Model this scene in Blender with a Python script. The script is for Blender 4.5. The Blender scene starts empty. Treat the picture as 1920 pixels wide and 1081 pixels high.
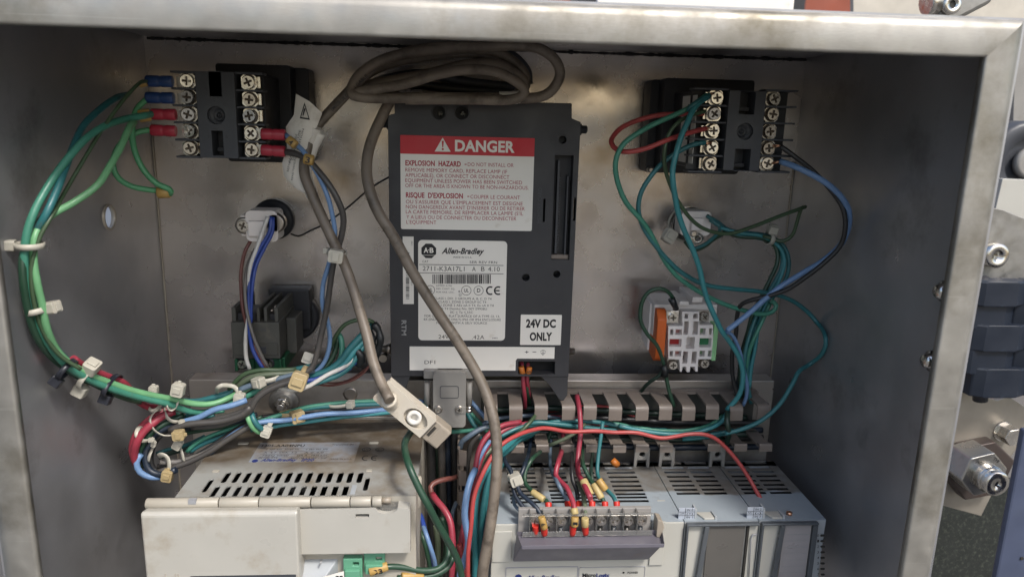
import bpy, bmesh, math, random
from mathutils import Vector, Matrix
from mathutils.geometry import tessellate_polygon
random.seed(7)
SC = bpy.context.scene
COL = SC.collection
S = 0.001                                   # everything below is written in millimetres

# ---------------------------------------------------------------- camera
F, CX, CY, HC = 1390.0, 960.0, 540.5, 500.0
RX = Vector((0.99744098, -0.06660341, 0.02598978))      # camera right, in world axes (x right, y deep, z up)
RF = Vector((0.07073689, 0.97213963, -0.22347447))      # camera forward
RU = RX.cross(RF)                                        # camera up
RDN = -RU
cam = bpy.data.cameras.new('camera'); camo = bpy.data.objects.new('camera', cam); COL.objects.link(camo)
cam.sensor_width = 36; cam.lens = 36 * F / 1920; cam.clip_start = 0.01; cam.clip_end = 500
camo.matrix_world = Matrix(((RX.x, RU.x, -RF.x, 0), (RX.y, RU.y, -RF.y, -HC * S), (RX.z, RU.z, -RF.z, 0), (0, 0, 0, 1)))
cam.dof.use_dof = True; cam.dof.focus_distance = 0.43; cam.dof.aperture_fstop = 14
SC.camera = camo

# ---------------------------------------------------------------- sky, sun, exposure
SUN_EL, SUN_AZ = math.radians(52), math.radians(150)     # azimuth clockwise from +Y (sun is high, behind and right of the viewer)
w = bpy.data.worlds.new('World'); SC.world = w; w.use_nodes = True
nt = w.node_tree; bg = nt.nodes['Background']
sky = nt.nodes.new('ShaderNodeTexSky'); sky.sky_type = 'NISHITA'; sky.sun_disc = False
sky.sun_elevation = SUN_EL; sky.sun_rotation = SUN_AZ; sky.dust_density = 3.0; sky.air_density = 1.2
nt.links.new(sky.outputs[0], bg.inputs[0]); bg.inputs[1].default_value = 0.14
sl = bpy.data.lights.new('sun', 'SUN'); sl.energy = 2.0; sl.angle = math.radians(10); sl.color = (1, .97, .92)
so = bpy.data.objects.new('sun', sl); COL.objects.link(so)
sd = Vector((math.sin(SUN_AZ) * math.cos(SUN_EL), math.cos(SUN_AZ) * math.cos(SUN_EL), math.sin(SUN_EL)))
so.rotation_euler = (-sd).to_track_quat('-Z', 'Y').to_euler(); so.location = sd * 4
SC.view_settings.view_transform = 'Standard'; SC.view_settings.look = 'None'
SC.view_settings.exposure = 0.76; SC.view_settings.gamma = 1

# ---------------------------------------------------------------- from a sight line to a place at a known distance from the back panel
def ray(px, py):
    a, b = (px - CX) / F, (py - CY) / F
    return RX * a + RDN * b + RF
def P(px, py, d):                            # returns Vector(x, d, z) in mm
    v = ray(px, py); t = (HC - d) / v.y
    return Vector((v.x * t, d, v.z * t))
def PX(px, py, x):
    v = ray(px, py); t = x / v.x
    return Vector((x, HC - v.y * t, v.z * t))
def PZ(px, py, z):
    v = ray(px, py); t = z / v.z
    return Vector((v.x * t, HC - v.y * t, z))
def W(v): return Vector((v[0], -v[1], v[2])) * S
XL, XR, ZT, ZB, DF = -198.0, 228.0, 44.0, -420.0, 197.0

# ---------------------------------------------------------------- materials
def lin(h):
    h = h.lstrip('#'); r = []
    for i in (0, 2, 4):
        c = int(h[i:i+2], 16) / 255
        r.append(c / 12.92 if c < .04045 else ((c + .055) / 1.055) ** 2.4)
    return (*r, 1)
MATS = {}
def mat(name, col, rough=.5, metal=0., dirt=None, dirt_amt=.0, dscale=60., var=.12, vscale=35., bump=.0, bscale=900., stretch=(1,1,1), coat=0., trans=0., spec=.5, rvar=.12, alpha=1.):
    if name in MATS: return MATS[name]
    m = bpy.data.materials.new(name); m.use_nodes = True; n = m.node_tree.nodes; L = m.node_tree.links
    b = n['Principled BSDF']; tc = n.new('ShaderNodeTexCoord'); mp = n.new('ShaderNodeMapping'); mp.inputs['Scale'].default_value = stretch
    L.new(tc.outputs['Object'], mp.inputs[0])
    c = lin(col) if isinstance(col, str) else (*col, 1)
    nz = n.new('ShaderNodeTexNoise'); nz.inputs['Scale'].default_value = vscale; nz.inputs['Detail'].default_value = 6; L.new(mp.outputs[0], nz.inputs[0])
    mx = n.new('ShaderNodeMix'); mx.data_type = 'RGBA'
    mx.inputs[6].default_value = tuple(min(1, k * (1 - var)) for k in c[:3]) + (1,); mx.inputs[7].default_value = tuple(min(1, k * (1 + var)) for k in c[:3]) + (1,)
    cr = n.new('ShaderNodeMapRange'); cr.inputs[1].default_value = .3; cr.inputs[2].default_value = .7; L.new(nz.outputs[0], cr.inputs[0]); L.new(cr.outputs[0], mx.inputs[0])
    out = mx.outputs[2]
    rr = n.new('ShaderNodeMapRange'); rr.inputs[1].default_value = .3; rr.inputs[2].default_value = .7
    rr.inputs[3].default_value = max(.03, rough - rvar); rr.inputs[4].default_value = min(1, rough + rvar)
    n3 = n.new('ShaderNodeTexNoise'); n3.inputs['Scale'].default_value = vscale * 1.7; n3.inputs['Detail'].default_value = 5; L.new(mp.outputs[0], n3.inputs[0])
    L.new(n3.outputs[0], rr.inputs[0]); L.new(rr.outputs[0], b.inputs['Roughness'])
    if dirt:
        n2 = n.new('ShaderNodeTexNoise'); n2.inputs['Scale'].default_value = dscale; n2.inputs['Detail'].default_value = 9; n2.inputs['Roughness'].default_value = .65
        L.new(tc.outputs['Object'], n2.inputs[0])
        r2 = n.new('ShaderNodeMapRange'); r2.inputs[1].default_value = .64 - .3 * dirt_amt; r2.inputs[2].default_value = .78 - .2 * dirt_amt; r2.inputs[4].default_value = min(1, .45 + dirt_amt * .5)
        L.new(n2.outputs[0], r2.inputs[0])
        m2 = n.new('ShaderNodeMix'); m2.data_type = 'RGBA'; m2.inputs[7].default_value = lin(dirt)
        L.new(r2.outputs[0], m2.inputs[0]); L.new(out, m2.inputs[6]); out = m2.outputs[2]
    L.new(out, b.inputs['Base Color'])
    b.inputs['Metallic'].default_value = metal; b.inputs['Coat Weight'].default_value = coat
    b.inputs['Transmission Weight'].default_value = trans; b.inputs['Specular IOR Level'].default_value = spec
    b.inputs['Alpha'].default_value = alpha
    if bump:
        n4 = n.new('ShaderNodeTexNoise'); n4.inputs['Scale'].default_value = bscale; n4.inputs['Detail'].default_value = 4; L.new(mp.outputs[0], n4.inputs[0])
        bp = n.new('ShaderNodeBump'); bp.inputs['Strength'].default_value = bump; bp.inputs['Distance'].default_value = .0003
        L.new(n4.outputs[0], bp.inputs['Height']); L.new(bp.outputs[0], b.inputs['Normal'])
    MATS[name] = m; return m
def M(n): return MATS[n]

def steel(name, base, rough, smear, smear_amt, st=(1, 1, 14), sc=18., metal=.85):
    """brushed stainless: fine brush lines, cloudy smears, roughness that wanders"""
    m = mat(name, base, rough, metal, dirt=smear, dirt_amt=smear_amt, dscale=13, var=.14, vscale=sc, rvar=.16)
    n = m.node_tree.nodes; L = m.node_tree.links; b = n['Principled BSDF']
    tc = n.new('ShaderNodeTexCoord'); mp = n.new('ShaderNodeMapping'); mp.inputs['Scale'].default_value = st; L.new(tc.outputs['Object'], mp.inputs[0])
    z = n.new('ShaderNodeTexNoise'); z.inputs['Scale'].default_value = 260; z.inputs['Detail'].default_value = 3; L.new(mp.outputs[0], z.inputs[0])
    z2 = n.new('ShaderNodeTexNoise'); z2.inputs['Scale'].default_value = 9; z2.inputs['Detail'].default_value = 3; L.new(tc.outputs['Object'], z2.inputs[0])
    src = b.inputs['Base Color'].links[0].from_socket
    for (rot, lo, seed) in ((.5, .70, 3.), (-.35, .72, 11.), (1.3, .73, 23.)):   # stray scratches in three directions
        m3 = n.new('ShaderNodeMapping'); m3.inputs['Rotation'].default_value = (rot * .7, rot, rot); m3.inputs['Scale'].default_value = (5, 300, 420); m3.inputs['Location'].default_value = (seed, 0, seed); L.new(tc.outputs['Object'], m3.inputs[0])
        z3 = n.new('ShaderNodeTexNoise'); z3.inputs['Scale'].default_value = 2.2; z3.inputs['Detail'].default_value = 2; L.new(m3.outputs[0], z3.inputs[0])
        r3 = n.new('ShaderNodeMapRange'); r3.inputs[1].default_value = lo; r3.inputs[2].default_value = lo + .07; r3.inputs[4].default_value = .28; L.new(z3.outputs[0], r3.inputs[0])
        x3 = n.new('ShaderNodeMix'); x3.data_type = 'RGBA'; x3.inputs[7].default_value = tuple(min(1, q * 1.5) for q in base) + (1,); L.new(r3.outputs[0], x3.inputs[0]); L.new(src, x3.inputs[6]); src = x3.outputs[2]
    L.new(src, b.inputs['Base Color'])
    a = n.new('ShaderNodeMath'); a.operation = 'MULTIPLY_ADD'; a.inputs[1].default_value = 14; L.new(z2.outputs[0], a.inputs[0]); L.new(z.outputs[0], a.inputs[2])
    bp = n.new('ShaderNodeBump'); bp.inputs['Strength'].default_value = .35; bp.inputs['Distance'].default_value = .00012
    L.new(a.outputs[0], bp.inputs['Height']); L.new(bp.outputs[0], b.inputs['Normal'])
    return m
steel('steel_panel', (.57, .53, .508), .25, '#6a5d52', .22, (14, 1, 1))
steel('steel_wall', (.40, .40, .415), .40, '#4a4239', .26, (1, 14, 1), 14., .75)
steel('steel_rim', (.325, .31, .28), .50, '#51482f', .40, (1, 1, 10), 55., .7)
steel('steel_plate', (.46, .42, .38), .42, '#6b5c4a', .45, (14, 1, 1))
steel('steel_galvanised', (.30, .29, .27), .5, '#55524a', .5, (1, 1, 1), 70.)
mat('sealant', '#2b2a2c', .8, 0, bump=.6)
mat('highlight_and_edge', '#a0978a', .45, .25)  # pale tone for the painted fold highlights and the hole edge
mat('tin', (.55, .52, .47), .35, .5)
mat('hole_panel', '#7d8894', .6)
mat('black_plastic', '#303033', .55, dirt='#56524c', dirt_amt=.06, bump=.12, bscale=2500, var=.1)
mat('timer_plastic', '#3b3d42', .5, dirt='#5d5a55', dirt_amt=.05, bump=.08, bscale=2000)
mat('timer_dark', '#232429', .5)
mat('pit_black', '#0a0a0b', .8)
mat('relay_grey', '#43433f', .6, dirt='#6b655a', dirt_amt=.25, bump=.1)
mat('relay_green', '#14472f', .45)
mat('nickel', (.66, .63, .58), .24, 1., dirt='#5c4c38', dirt_amt=.10, dscale=220, vscale=90)
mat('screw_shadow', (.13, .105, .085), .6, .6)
mat('nickel_dark', (.42, .38, .34), .35, 1.)
mat('brass', (.62, .45, .26), .35, 1., dirt='#5c4326', dirt_amt=.2, dscale=300)
mat('copper', (.70, .38, .24), .35, 1.)
mat('label_white', '#dcd8d0', .55, dirt='#b9ad9b', dirt_amt=.10, dscale=90, var=.03)
mat('label_red', '#b3202c', .5, var=.06)
mat('ink_red', '#9c1f33', .6, var=.05)
mat('ink_black', '#1b1a1c', .6, var=.05)
mat('ink_grey', '#8d8d8d', .6, var=.05)
mat('ink_blue', '#1f2c66', .6, var=.05)
mat('label_grey', '#8f9094', .5, var=.05)
mat('cable_jacket', '#6c6257', .5, dirt='#2e261d', dirt_amt=.52, dscale=95, var=.22, vscale=60, bump=.35, stretch=(1, 1, 1))
mat('cable_sleeve', '#d8d3ca', .5, dirt='#8f826e', dirt_amt=.3)
mat('plug_white', '#b9b1a3', .5, dirt='#7b6650', dirt_amt=.42, dscale=60)
mat('plug_clear', '#a79c8d', .35, trans=.25, dirt='#7b6a55', dirt_amt=.4)
mat('dsub_grey', '#85827d', .5, dirt='#6a6257', dirt_amt=.2)
mat('duct_grey', '#766c64', .5, dirt='#6c6054', dirt_amt=.35, dscale=80)
mat('module_grey', '#999da0', .5, var=.05, bump=.05)
mat('module_front', '#a9a79f', .5, dirt='#a59a88', dirt_amt=.1, var=.04)
mat('module_inner', '#2a2824', .8)
mat('cover_mauve', '#625f67', .45, dirt='#77695f', dirt_amt=.2)
mat('smoke_clear', '#8b857d', .15, trans=.55, alpha=.75)
mat('smoke_edge', '#5d6165', .2, trans=.3)
mat('clear_plastic', '#c9c8c4', .12, trans=.85)
mat('drive_grey', '#a39d91', .5, dirt='#8d7b63', dirt_amt=.18, dscale=30, var=.05)
mat('drive_front', '#9f998d', .42, dirt='#a08f74', dirt_amt=.16, dscale=22, var=.04)
mat('terminal_green', '#5c9377', .45, dirt='#3e5e50', dirt_amt=.2)
mat('contact_white', '#e0d9d4', .5, dirt='#8d7f74', dirt_amt=.2)
mat('contact_orange', '#c25a1c', .5)
mat('contact_green', '#8cc089', .5)
mat('insert_red', '#a01c1e', .4)
mat('insert_pink', '#c0867f', .5)
mat('insert_green', '#2d7a50', .4)
mat('insert_sage', '#8fae86', .5)
mat('tie_white', '#aca89c', .4, dirt='#9c8f78', dirt_amt=.2, dscale=200)
mat('tie_amber', '#a3916c', .4, dirt='#8a7146', dirt_amt=.3, dscale=200)
mat('tie_black', '#22242c', .35)
mat('marker_yellow', '#a5854a', .5, dirt='#8b6c2e', dirt_amt=.15, dscale=300)
mat('marker_cream', '#a99666', .5, dirt='#8b6c2e', dirt_amt=.15, dscale=300)
mat('marker_orange', '#a55f20', .5)
mat('ferrule_red', '#b92b20', .4)
mat('crimp_red', '#a02c3c', .38, var=.08)
mat('crimp_blue', '#233d6c', .38, var=.08)
mat('tape_black', '#141719', .45, bump=.3)
WC = dict(sea='#2b8c72', green='#3f9f62', lime='#63b070', teal='#0f7377', cyan='#128a90', olive='#3f5a38', forest='#1f4a33', dkgreen='#173529',
          red='#c0332f', crimson='#a81f3c', blue='#2148a8', sky='#6690c2', black='#2b2a2b', navy='#1c2a3c', grey='#6f6a66', dusk='#4b4744', white='#d8d5ce', brown='#7e4238', moss='#5d6b50', slate='#5d7286')
for k, v in WC.items():
    a_ = lin(v); g_ = .3 * a_[0] + .6 * a_[1] + .1 * a_[2]; v = tuple(.80 * (q * .78 + g_ * .22) for q in a_[:3]); mat('wire_' + k, v, .42, dirt='#5e564a', dirt_amt=(.28 if k in ('dusk', 'grey', 'slate', 'moss') else .10), dscale=160, var=.10, vscale=120)

# ---------------------------------------------------------------- mesh builder (coordinates x, d, z in mm; d grows towards the viewer)
class MB:
    def __init__(s): s.v = []; s.f = []; s.sm = []
    def add(s, vs, fs, smooth=False):
        o = len(s.v); s.v += [tuple(v) for v in vs]; s.f += [[i + o for i in f] for f in fs]; s.sm += [smooth] * len(fs); return s
    def box(s, x0, x1, d0, d1, z0, z1):
        vs = [(x, d, z) for x in (x0, x1) for d in (d0, d1) for z in (z0, z1)]
        return s.add(vs, [(0, 1, 3, 2), (4, 6, 7, 5), (0, 4, 5, 1), (2, 3, 7, 6), (0, 2, 6, 4), (1, 5, 7, 3)])
    def prism(s, outline, a0, a1, axis='d', holes=()):
        """outline: (u,v) pairs. axis d: u=x v=z; axis z: u=x v=d; axis x: u=d v=z"""
        mp = {'d': lambda u, v, a: (u, a, v), 'z': lambda u, v, a: (u, v, a), 'x': lambda u, v, a: (a, u, v)}[axis]
        loops = [list(outline)] + [list(h) for h in holes]
        flat = [p for l in loops for p in l]; n = len(flat)
        if holes: tris = tessellate_polygon([[Vector((p[0], p[1], 0)) for p in l] for l in loops])
        else: tris = [list(range(n))] if n <= 4 else tessellate_polygon([[Vector((p[0], p[1], 0)) for p in loops[0]]])
        vs = [mp(u, v, a0) for u, v in flat] + [mp(u, v, a1) for u, v in flat]
        fs = [list(t) for t in tris] + [[i + n for i in reversed(t)] for t in tris]
        o = 0
        for l in loops:
            k = len(l)
            for i in range(k):
                j = (i + 1) % k; fs.append([o + i, o + j, o + j + n, o + i + n])
            o += k
        return s.add(vs, fs)
    def gridplate(s, xb, yb, holes, a0, a1):
        """plate in x,d with rectangular openings taken out of a grid; holes = set of (ix, iy)"""
        nx, ny = len(xb) - 1, len(yb) - 1; vid = {}
        vs = []; fs = []
        def V(i, j, k):
            if (i, j, k) not in vid: vid[(i, j, k)] = len(vs); vs.append((xb[i], yb[j], (a0, a1)[k]))
            return vid[(i, j, k)]
        solid = lambda i, j: 0 <= i < nx and 0 <= j < ny and (i, j) not in holes
        for i in range(nx):
            for j in range(ny):
                if not solid(i, j): continue
                fs += [(V(i, j, 1), V(i + 1, j, 1), V(i + 1, j + 1, 1), V(i, j + 1, 1)), (V(i, j, 0), V(i, j + 1, 0), V(i + 1, j + 1, 0), V(i + 1, j, 0))]
                for (di, dj, p, q) in ((-1, 0, (i, j), (i, j + 1)), (1, 0, (i + 1, j), (i + 1, j + 1)), (0, -1, (i, j), (i + 1, j)), (0, 1, (i, j + 1), (i + 1, j + 1))):
                    if not solid(i + di, j + dj): fs.append((V(*p, 0), V(*q, 0), V(*q, 1), V(*p, 1)))
        return s.add(vs, fs)
    def frustum(s, r0, r1, d0, d1):          # two rectangles (x0,x1,z0,z1) at depths d0, d1
        vs = [(r0[0], d0, r0[2]), (r0[1], d0, r0[2]), (r0[1], d0, r0[3]), (r0[0], d0, r0[3]), (r1[0], d1, r1[2]), (r1[1], d1, r1[2]), (r1[1], d1, r1[3]), (r1[0], d1, r1[3])]
        return s.add(vs, [(0, 1, 2, 3), (7, 6, 5, 4), (0, 4, 5, 1), (1, 5, 6, 2), (2, 6, 7, 3), (3, 7, 4, 0)])
    def lathe(s, c, axis, prof, n=20, cap=True):  # prof: (h, r) along axis
        ax = Vector(axis).normalized(); u = ax.orthogonal().normalized(); v = ax.cross(u); c = Vector(c); vs = []; fs = []
        for h, r in prof:
            for i in range(n):
                t = 2 * math.pi * i / n; vs.append(c + ax * h + (u * math.cos(t) + v * math.sin(t)) * r)
        for k in range(len(prof) - 1):
            for i in range(n):
                j = (i + 1) % n; fs.append([k * n + i, k * n + j, (k + 1) * n + j, (k + 1) * n + i])
        s.add(vs, fs, True)
        if cap:
            o = len(s.v) - len(vs); s.f += [[o + i for i in range(n)], [o + (len(prof) - 1) * n + i for i in reversed(range(n))]]; s.sm += [False, False]
        return s
    def tube(s, pts, r, n=10, caps=True, flat=1.):
        pts = [Vector(p) for p in pts]; m = len(pts); vs = []; fs = []
        t0 = (pts[1] - pts[0]).normalized(); up = Vector((0, 1, 0)); u = t0.cross(up)
        if u.length < .1: u = t0.cross(Vector((1, 0, 0)))
        u.normalize()
        for k in range(m):
            t = (pts[min(k + 1, m - 1)] - pts[max(k - 1, 0)]).normalized()
            u = (u - t * u.dot(t)).normalized(); v = t.cross(u); rk = r(k / (m - 1)) if callable(r) else r
            for i in range(n):
                a = 2 * math.pi * i / n; vs.append(pts[k] + u * math.cos(a) * rk + v * math.sin(a) * rk * flat)
        for k in range(m - 1):
            for i in range(n):
                j = (i + 1) % n; fs.append([k * n + i, k * n + j, (k + 1) * n + j, (k + 1) * n + i])
        s.add(vs, fs, True)
        if caps:
            o = len(s.v) - len(vs); s.f += [[o + i for i in range(n)], [o + (m - 1) * n + i for i in reversed(range(n))]]; s.sm += [False, False]
        return s
    def xf(s, i0, mtx):
        for i in range(i0, len(s.v)): s.v[i] = tuple(mtx @ Vector(s.v[i]))
        return s
    def build(s, name, m, parent=None, bev=0., origin=None, label=None, cat=None, group=None, kind=None, mesh=None):
        if origin is None:
            xs = [v[0] for v in s.v]; ys = [v[1] for v in s.v]; zs = [v[2] for v in s.v]
            origin = ((min(xs) + max(xs)) / 2, (min(ys) + max(ys)) / 2, min(zs))
        ow = W(origin)
        me = bpy.data.meshes.new(name); me.from_pydata([W(v) - ow for v in s.v], [], s.f)
        me.polygons.foreach_set('use_smooth', s.sm)
        bm = bmesh.new(); bm.from_mesh(me); bmesh.ops.recalc_face_normals(bm, faces=bm.faces); bm.to_mesh(me); bm.free()
        me.materials.append(M(m) if isinstance(m, str) else m)
        o = bpy.data.objects.new(name, me); COL.objects.link(o)
        place(o, ow, parent)
        if bev:
            b = o.modifiers.new('edge_rounding', 'BEVEL'); b.width = bev * S; b.segments = 2; b.limit_method = 'ANGLE'; b.angle_limit = math.radians(35); b.harden_normals = False
        tag(o, label, cat, group, kind); return o
WPOS = {}
def place(o, ow, parent):
    WPOS[o.name] = Vector(ow)
    if parent is None: o.location = ow
    else: o.parent = parent; o.location = Vector(ow) - WPOS[parent.name]
def tag(o, label=None, cat=None, group=None, kind=None):
    if label: o['label'] = label
    if cat: o['category'] = cat
    if group: o['group'] = group
    if kind: o['kind'] = kind
def thing(name, pos, label, cat, group=None):
    o = bpy.data.objects.new(name, None); COL.objects.link(o); o.empty_display_size = .01
    place(o, W(pos), None); tag(o, label, cat, group); return o
def inst(src, name, pos, parent, label=None, rot=None):
    isme = isinstance(src, bpy.types.Mesh)
    o = bpy.data.objects.new(name, src if isme else src.data); COL.objects.link(o); place(o, W(pos), parent)
    for md in ([] if isme else src.modifiers):
        b = o.modifiers.new(md.name, md.type)
        if md.type == 'BEVEL': b.width = md.width; b.segments = md.segments; b.limit_method = md.limit_method; b.angle_limit = md.angle_limit
    if rot: o.rotation_euler = rot
    if label: o['label'] = label
    return o

def circ(c, r, n=20, ry=None): return [(c[0] + r * math.cos(2 * math.pi * i / n), c[1] + (ry or r) * math.sin(2 * math.pi * i / n)) for i in range(n)]
def rect(x0, x1, z0, z1): return [(x0, z0), (x1, z0), (x1, z1), (x0, z1)]
def rrect(x0, x1, z0, z1, r, n=4):
    pts = []
    for cx, cz, a in ((x1 - r, z0 + r, -90), (x1 - r, z1 - r, 0), (x0 + r, z1 - r, 90), (x0 + r, z0 + r, 180)):
        for i in range(n + 1):
            t = math.radians(a + 90 * i / n); pts.append((cx + r * math.cos(t), cz + r * math.sin(t)))
    return pts
def pr(x0, y0, x1, y1, d):                   # sighted rectangle on the plane at depth d -> x0,x1,z0,z1
    a = P(x0, y0, d); b = P(x1, y1, d); return (a.x, b.x, b.z, a.z)
def spline(pts, step=2.2):
    """Catmull-Rom through points, resampled"""
    p = [Vector(q) for q in pts]
    if len(p) == 2: return [p[0].lerp(p[1], t / 6) for t in range(7)]
    p = [p[0] * 2 - p[1]] + p + [p[-1] * 2 - p[-2]]; out = []
    for i in range(1, len(p) - 2):
        a, b, c, e = p[i - 1], p[i], p[i + 1], p[i + 2]; n = max(2, int((c - b).length / step))
        # centripetal-ish: scale tangents to segment length so close points do not overshoot
        L = (c - b).length; m1 = (c - a).normalized() * L if (c - a).length else c - b; m2 = (e - b).normalized() * L if (e - b).length else c - b
        for k in range(n):
            t = k / n; t2 = t * t; t3 = t2 * t
            out.append(b * (2 * t3 - 3 * t2 + 1) + m1 * (t3 - 2 * t2 + t) + c * (-2 * t3 + 3 * t2) + m2 * (t3 - t2))
    out.append(p[-2]); return out
def parse(s, ds, clampr=2.):
    pts = [tuple(float(k) for k in q.split(',')) for q in s.split()]; n = len(pts); out = []
    for i, q in enumerate(pts):
        if len(q) > 2: d = q[2]
        else:
            t = i / max(1, n - 1) * (len(ds) - 1); k = min(int(t), len(ds) - 2) if len(ds) > 1 else 0
            d = ds[0] if len(ds) == 1 else ds[k] + (ds[k + 1] - ds[k]) * (t - k)
        v = P(q[0], q[1], d)
        if v.x < XL + clampr + .8: v = PX(q[0], q[1], XL + clampr + .8)
        if v.x > XR - clampr - .8: v = PX(q[0], q[1], XR - clampr - .8)
        out.append(v)
    return out

# lettering ------------------------------------------------------------------
def text_mesh(txt, bold=0., shear=0.):
    c = bpy.data.curves.new('lettering', 'FONT'); c.body = txt; c.size = 1; c.offset = bold; c.shear = shear; c.resolution_u = 3; c.space_character = 1.03
    o = bpy.data.objects.new('lettering', c); me = o.to_mesh()
    vs = [v.co.copy() for v in me.vertices]; fs = [list(p.vertices) for p in me.polygons]
    o.to_mesh_clear(); bpy.data.objects.remove(o); bpy.data.curves.remove(c); return vs, fs
def put_text(mb, txt, base, right, up, width, cap, bold=0., shear=0., lift=Vector((0, .0, 0)), n=None):
    """base: left end of the baseline; right/up unit vectors in (x,d,z); width and cap height in mm"""
    vs, fs = text_mesh(txt, bold, shear)
    if not vs: return
    x0 = min(v.x for v in vs); x1 = max(v.x for v in vs); h = .729 * .98
    k = width / (x1 - x0)
    mb.add([Vector(base) + Vector(right) * ((v.x - x0) * k) + Vector(up) * (v.y / h * cap) + lift for v in vs], fs)
XR_, ZU_ = Vector((1, 0, 0)), Vector((0, 0, 1))
def line(mb, txt, x0, x1, yb, cap_px, d, bold=0., shear=0.):
    a = P(x0, yb, d); b = P(x1, yb, d)
    put_text(mb, txt, a, XR_, ZU_, b.x - a.x, cap_px * (HC - d) / F, bold, shear)

ALLP = []
def proj(v):
    q = Vector((v.x, HC - v.y, v.z)); z = q.dot(RF)
    return (CX + F * q.dot(RX) / z, CY + F * q.dot(RDN) / z)
# wires ----------------------------------------------------------------------
NW = [0]
def wire(label, col, r, s, ds, group=None, kids=(), name='wire', cat_='wire', matn=None, n=10):
    pts = spline(parse(s, ds, r))
    ph = random.random() * 6
    pts = [p + Vector((math.sin(i * .21 + ph) * .2 + math.sin(i * .083 + 2 * ph) * .3, 0, math.cos(i * .17 + ph) * .2)) for i, p in enumerate(pts)]
    if r < 3: ALLP.extend((*proj(p), p.y, r) for p in pts)
    o = MB().tube(pts, r, n).build(name, matn or 'wire_' + col, label=label, cat=cat_, group=group)
    for k in kids: k(o, r)
    return o
def seg(s): return [tuple(float(k) for k in q.split(',')) for q in s.split()]
def marker(s, txt='', m='marker_yellow', rr=1.35):
    """printed sleeve threaded on a wire; s = 'x,y,d x,y,d'"""
    def f(par, r):
        a, b = [P(*q) for q in seg(s)]; R = max(r * rr, r + .5)
        o = MB().tube([a, a.lerp(b, .06), a.lerp(b, .5), a.lerp(b, .94), b], lambda t: R * (.86 if t in (0, 1) else 1), 12).build('wire_marker', m, par)
        if txt:
            t = (b - a); t.y = 0; t.normalize()
            if t.x < 0: t = -t
            up = Vector((-t.z, 0, t.x)); mid = (a + b) / 2 + Vector((0, R + .12, 0)); L = (b - a).length * .62
            q = MB(); cap = R * 1.15; k = len(txt)
            wd = min(L, cap * .75 * k + (k - 1) * .6)
            put_text(q, txt, mid - t * wd / 2 - up * cap / 2, t, up, wd, cap, .02)
            if q.v: q.build('lettering', 'ink_black', o)
        return o
    return f
def ferrule(s, r=1.9, m='ferrule_red'):
    def f(par, rw):
        a, b = [P(*q) for q in seg(s)]
        o = MB().tube([a, a.lerp(b, .1), a.lerp(b, .75), b], lambda t: r * (1.0 if t < .5 else .78 if t > .9 else .95), 12).build('ferrule', m, par, bev=0)
        t = (b - a).normalized(); MB().tube([b, b + t * 3], .8, 8).build('ferrule_pin', 'nickel', o)
    return f
def crimp(x0, x1, y0, y1, d, m, tongue_to):
    """insulated fork terminal: sleeve plus flat tongue that runs under the screw"""
    def f(par, rw):
        a, b = P(x0, y0, d), P(x1, y1, d)
        o = MB().tube([a, a.lerp(b, .05), a.lerp(b, .42), a.lerp(b, .47), a.lerp(b, .53), a.lerp(b, .58), a.lerp(b, .95), b],
                      lambda t: 3.0 * (.9 if t in (0, 1) else .86 if .5 <= t < .6 else 1), 14, flat=.8).build('crimp_sleeve', m, par)
        c = P(tongue_to[0], tongue_to[1], d); z = 2.6
        MB().prism([(b.x, b.z - z), (c.x, c.z - z), (c.x, c.z + z), (b.x, b.z + z)], 78.0, 78.7).build('fork_tongue', 'tin', par)
    return f
def strip_end(s, r=.8):
    def f(par, rw):
        a, b = [P(*q) for q in seg(s)]
        for k in range(3):
            e = Vector((random.uniform(-.5, .5), random.uniform(-.3, .5), random.uniform(-.7, .7)))
            MB().tube([a, a.lerp(b, .5) + e, b + e], .38, 6).build('copper_strand', 'copper', par)
    return f

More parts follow.
